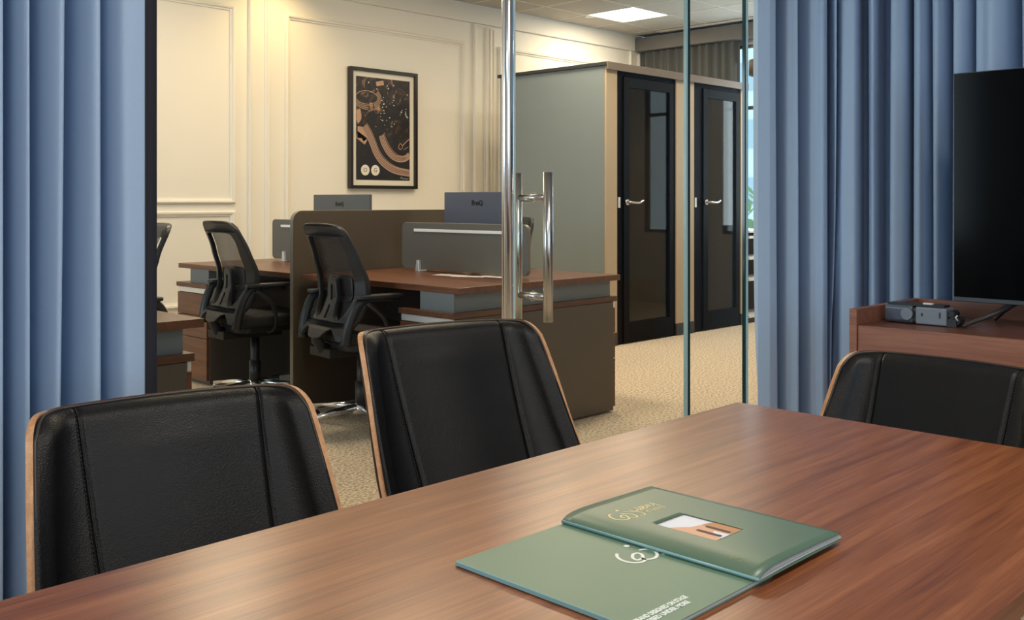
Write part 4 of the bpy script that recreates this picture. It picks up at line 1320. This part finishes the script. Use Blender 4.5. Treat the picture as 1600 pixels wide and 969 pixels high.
# ------------------------------------------------------------------ phone booths
def booth(x0, x1, yf, yb, label, postL, postR, mat_post, door0, door1, H=2.225):
    t = thing('phone_booth', label, 'booth', ((x0 + x1) / 2, (yf + yb) / 2, 0))
    ov = 0.02 if x0 < 7 else 0.0
    box('side_panel', x0, x0 + 0.03, yf + 0.02, yb, 0.0, H, M['booth_side'], t, bevel=0.002)
    box('side_panel', x1 - 0.03, x1, yf + 0.02, yb, 0.0, H, M['booth_side'], t, bevel=0.002)
    box('rear_panel', x0 + 0.03, x1 - 0.03, yb - 0.03, yb, 0.0, H, M['booth_inner'], t, bevel=0)
    box('lining', x0 + 0.031, x0 + 0.05, yf + 0.10, yb - 0.03, 0.05, H - 0.05, M['booth_inner'], t, bevel=0)
    box('lining', x1 - 0.05, x1 - 0.031, yf + 0.10, yb - 0.03, 0.05, H - 0.05, M['booth_inner'], t, bevel=0)
    box('booth_floor', x0 + 0.05, x1 - 0.05, yf + 0.09, yb - 0.03, 0.0, 0.03, M['carpet'], t, bevel=0)
    box('front_post', x0 + 0.004, postL, yf, yf + 0.06, 0.10, H, mat_post, t, bevel=0.002)
    box('front_post', postR, x1 - 0.002, yf, yf + 0.06, 0.10, H, mat_post, t, bevel=0.002)
    box('skirting', x0 + 0.002, postL + 0.001, yf - 0.004, yf + 0.05, 0.0, 0.105, M['roof'], t, bevel=0.002)
    box('skirting', postR - 0.001, x1, yf - 0.004, yf + 0.05, 0.0, 0.105, M['roof'], t, bevel=0.002)
    box('roof_board', x0 - ov, x1, yf - 0.02, yb + 0.02, H, H + 0.028, M['roof'], t, bevel=0.003)
    box('front_trim', x0 - ov, x1, yf - 0.035, yf - 0.0205, H - 0.035, H + 0.028, M['booth_trim'], t, bevel=0.003)
    # jamb and door
    bm = NB()
    bx(bm, postL, door0, yf + 0.012, yf + 0.06, 0.0, H); bx(bm, door1, postR, yf + 0.012, yf + 0.06, 0.0, H); bx(bm, door0, door1, yf + 0.012, yf + 0.06, 2.16, H)
    mesh('door_jamb', bm, M['booth_frame'], t, bevel=0.001)
    g0, g1, gz0, gz1 = door0 + 0.075, door1 - 0.06, 0.17, 2.075
    bm = NB()
    d0, d1 = door0 + 0.003, door1 - 0.003
    bx(bm, d0, g0, yf, yf + 0.045, 0.012, 2.155); bx(bm, g1, d1, yf, yf + 0.045, 0.012, 2.155)
    bx(bm, g0, g1, yf, yf + 0.045, 0.012, gz0); bx(bm, g0, g1, yf, yf + 0.045, gz1, 2.155)
    d = mesh('door', bm, M['booth_frame'], t, bevel=0.001)
    box('door_glass', g0, g1, yf + 0.018, yf + 0.026, gz0, gz1, M['booth_glass'], d, bevel=0)
    bm = NB(); hz = 1.145; hx0 = d0 + 0.035
    cyl(bm, (hx0, yf, hz), (hx0, yf - 0.012, hz), 0.024, n=20); cyl(bm, (hx0, yf - 0.01, hz), (hx0, yf - 0.05, hz), 0.009)
    tube(bm, catmull([(hx0, yf - 0.05, hz), (hx0 + 0.05, yf - 0.055, hz - 0.004), (hx0 + 0.10, yf - 0.055, hz - 0.004), (hx0 + 0.15, yf - 0.052, hz + 0.014)], 4), 0.010, n=10)
    mesh('door_handle', bm, M['steel'], d)
    bm = NB(); bx(bm, postL + 0.02, postL + 0.045, yf + 0.004, yf + 0.0125, hz - 0.045, hz + 0.04)
    mesh('strike_plate', bm, M['alu'], t)
    box('booth_desk', x0 + 0.051, x1 - 0.051, yb - 0.45, yb - 0.031, 0.98, 1.005, M['alu'], t, bevel=0.001)
    return t


booth(6.105, 7.17, 4.94, 6.12, 'grey office booth with a black glass door, left one', 6.245, 7.055, M['booth_post'], 6.33, 7.02)
booth(7.175, 8.18, 4.94, 6.12, 'second office booth with a black glass door, right one, behind the glass edges', 7.325, 8.09, M['booth_post'], 7.47, 8.07)
# shelf unit under the far window
sh = thing('low_bookcase', 'low dark bookcase with white shelf edges beside the booths, by the far window', 'bookcase', (8.7, 5.2, 0))
box('back_board', 8.26, 9.02, 5.25, 5.27, 0.0, 0.86, M['shelf_wood'], sh, bevel=0)
box('side_board', 8.24, 8.26, 4.97, 5.27, 0.0, 0.86, M['shelf_wood'], sh, bevel=0)
box('side_board', 9.02, 9.04, 4.97, 5.27, 0.0, 0.86, M['shelf_wood'], sh, bevel=0)
for z in (0.05, 0.40, 0.60, 0.80, 0.855):
    box('shelf', 8.26, 9.02, 4.95, 5.25, z, z + 0.022, M['white'], sh, bevel=0.001)
box('plinth', 8.24, 9.04, 4.98, 5.25, 0.0, 0.05, M['roof'], sh, bevel=0)
# drum pendant
lp = thing('pendant_lamp', 'brown drum pendant lamp hanging near the far window, beside the blue curtain', 'lamp', (7.16, 4.10, CZ))
bm = NB(); n = 40; z0_, z1_p = 2.17, 2.29
ri = [[bm.verts.new((7.16 + r_ * math.cos(2 * PI * i / n), 4.10 + r_ * math.sin(2 * PI * i / n), z)) for i in range(n)] for r_, z in ((0.17, z0_), (0.17, z1_p), (0.164, z1_p), (0.164, z0_))]
for a, b_ in zip(ri, ri[1:] + ri[:1]):
    for i in range(n): bm.faces.new((a[i], a[(i + 1) % n], b_[(i + 1) % n], b_[i])).smooth = True
mesh('drum_shade', bm, M['shade'], lp)
bm = NB(); cyl(bm, (7.16, 4.10, 2.26), (7.16, 4.10, CZ), 0.004, n=8); cyl(bm, (7.16, 4.10, CZ - 0.02), (7.16, 4.10, CZ - 0.004), 0.05)
mesh('cord', bm, M['black_plastic'], lp)
bm = NB(); bmesh.ops.create_uvsphere(bm, u_segments=16, v_segments=10, radius=0.04, matrix=Matrix.Translation((7.16, 4.10, 2.235)))
mesh('bulb', bm, emis('warm_bulb', (1.0, 0.75, 0.45), 6.0), lp, smooth=True)

# ------------------------------------------------------------------ outside the window
bt = thing('tower_block', 'pale tower block with rows of windows outside the far window', 'building', (24, 14, -14))
box('facade', 22, 40, 8.5, 20, -14, 30, M['building'], bt, bevel=0)
bm = NB()
for k in range(26):
    for y in range(6): bx(bm, 21.95, 22.0, 9.0 + y * 1.8, 9.9 + y * 1.8, -12 + k * 1.45, -11.3 + k * 1.45)
mesh('window', bm, M['building_win'], bt, kind='stuff')
tr = thing('tree', 'green tree outside the far window, in front of the tower', 'tree', (17, 9.6, -14))
bm = NB()
rr_ = random.Random(4)
for k in range(900):
    a = rr_.uniform(0, 2 * PI); r_ = rr_.uniform(0.2, 1.9); z = rr_.uniform(-4, 1.6)
    p = Vector((17 + r_ * math.cos(a), 9.6 + r_ * math.sin(a), z)); s = 0.16
    u = Vector((rr_.uniform(-1, 1), rr_.uniform(-1, 1), rr_.uniform(-1, 1))).normalized(); v = u.orthogonal()
    bm.faces.new([bm.verts.new(p + u * s), bm.verts.new(p + v * s * 0.5), bm.verts.new(p - u * s), bm.verts.new(p - v * s * 0.5)])
mesh('foliage', bm, M['foliage'], tr, kind='stuff')
bm = NB(); cyl(bm, (17, 9.6, -14), (17, 9.6, 0), 0.25, 0.08); mesh('trunk', bm, M['shelf_wood'], tr)
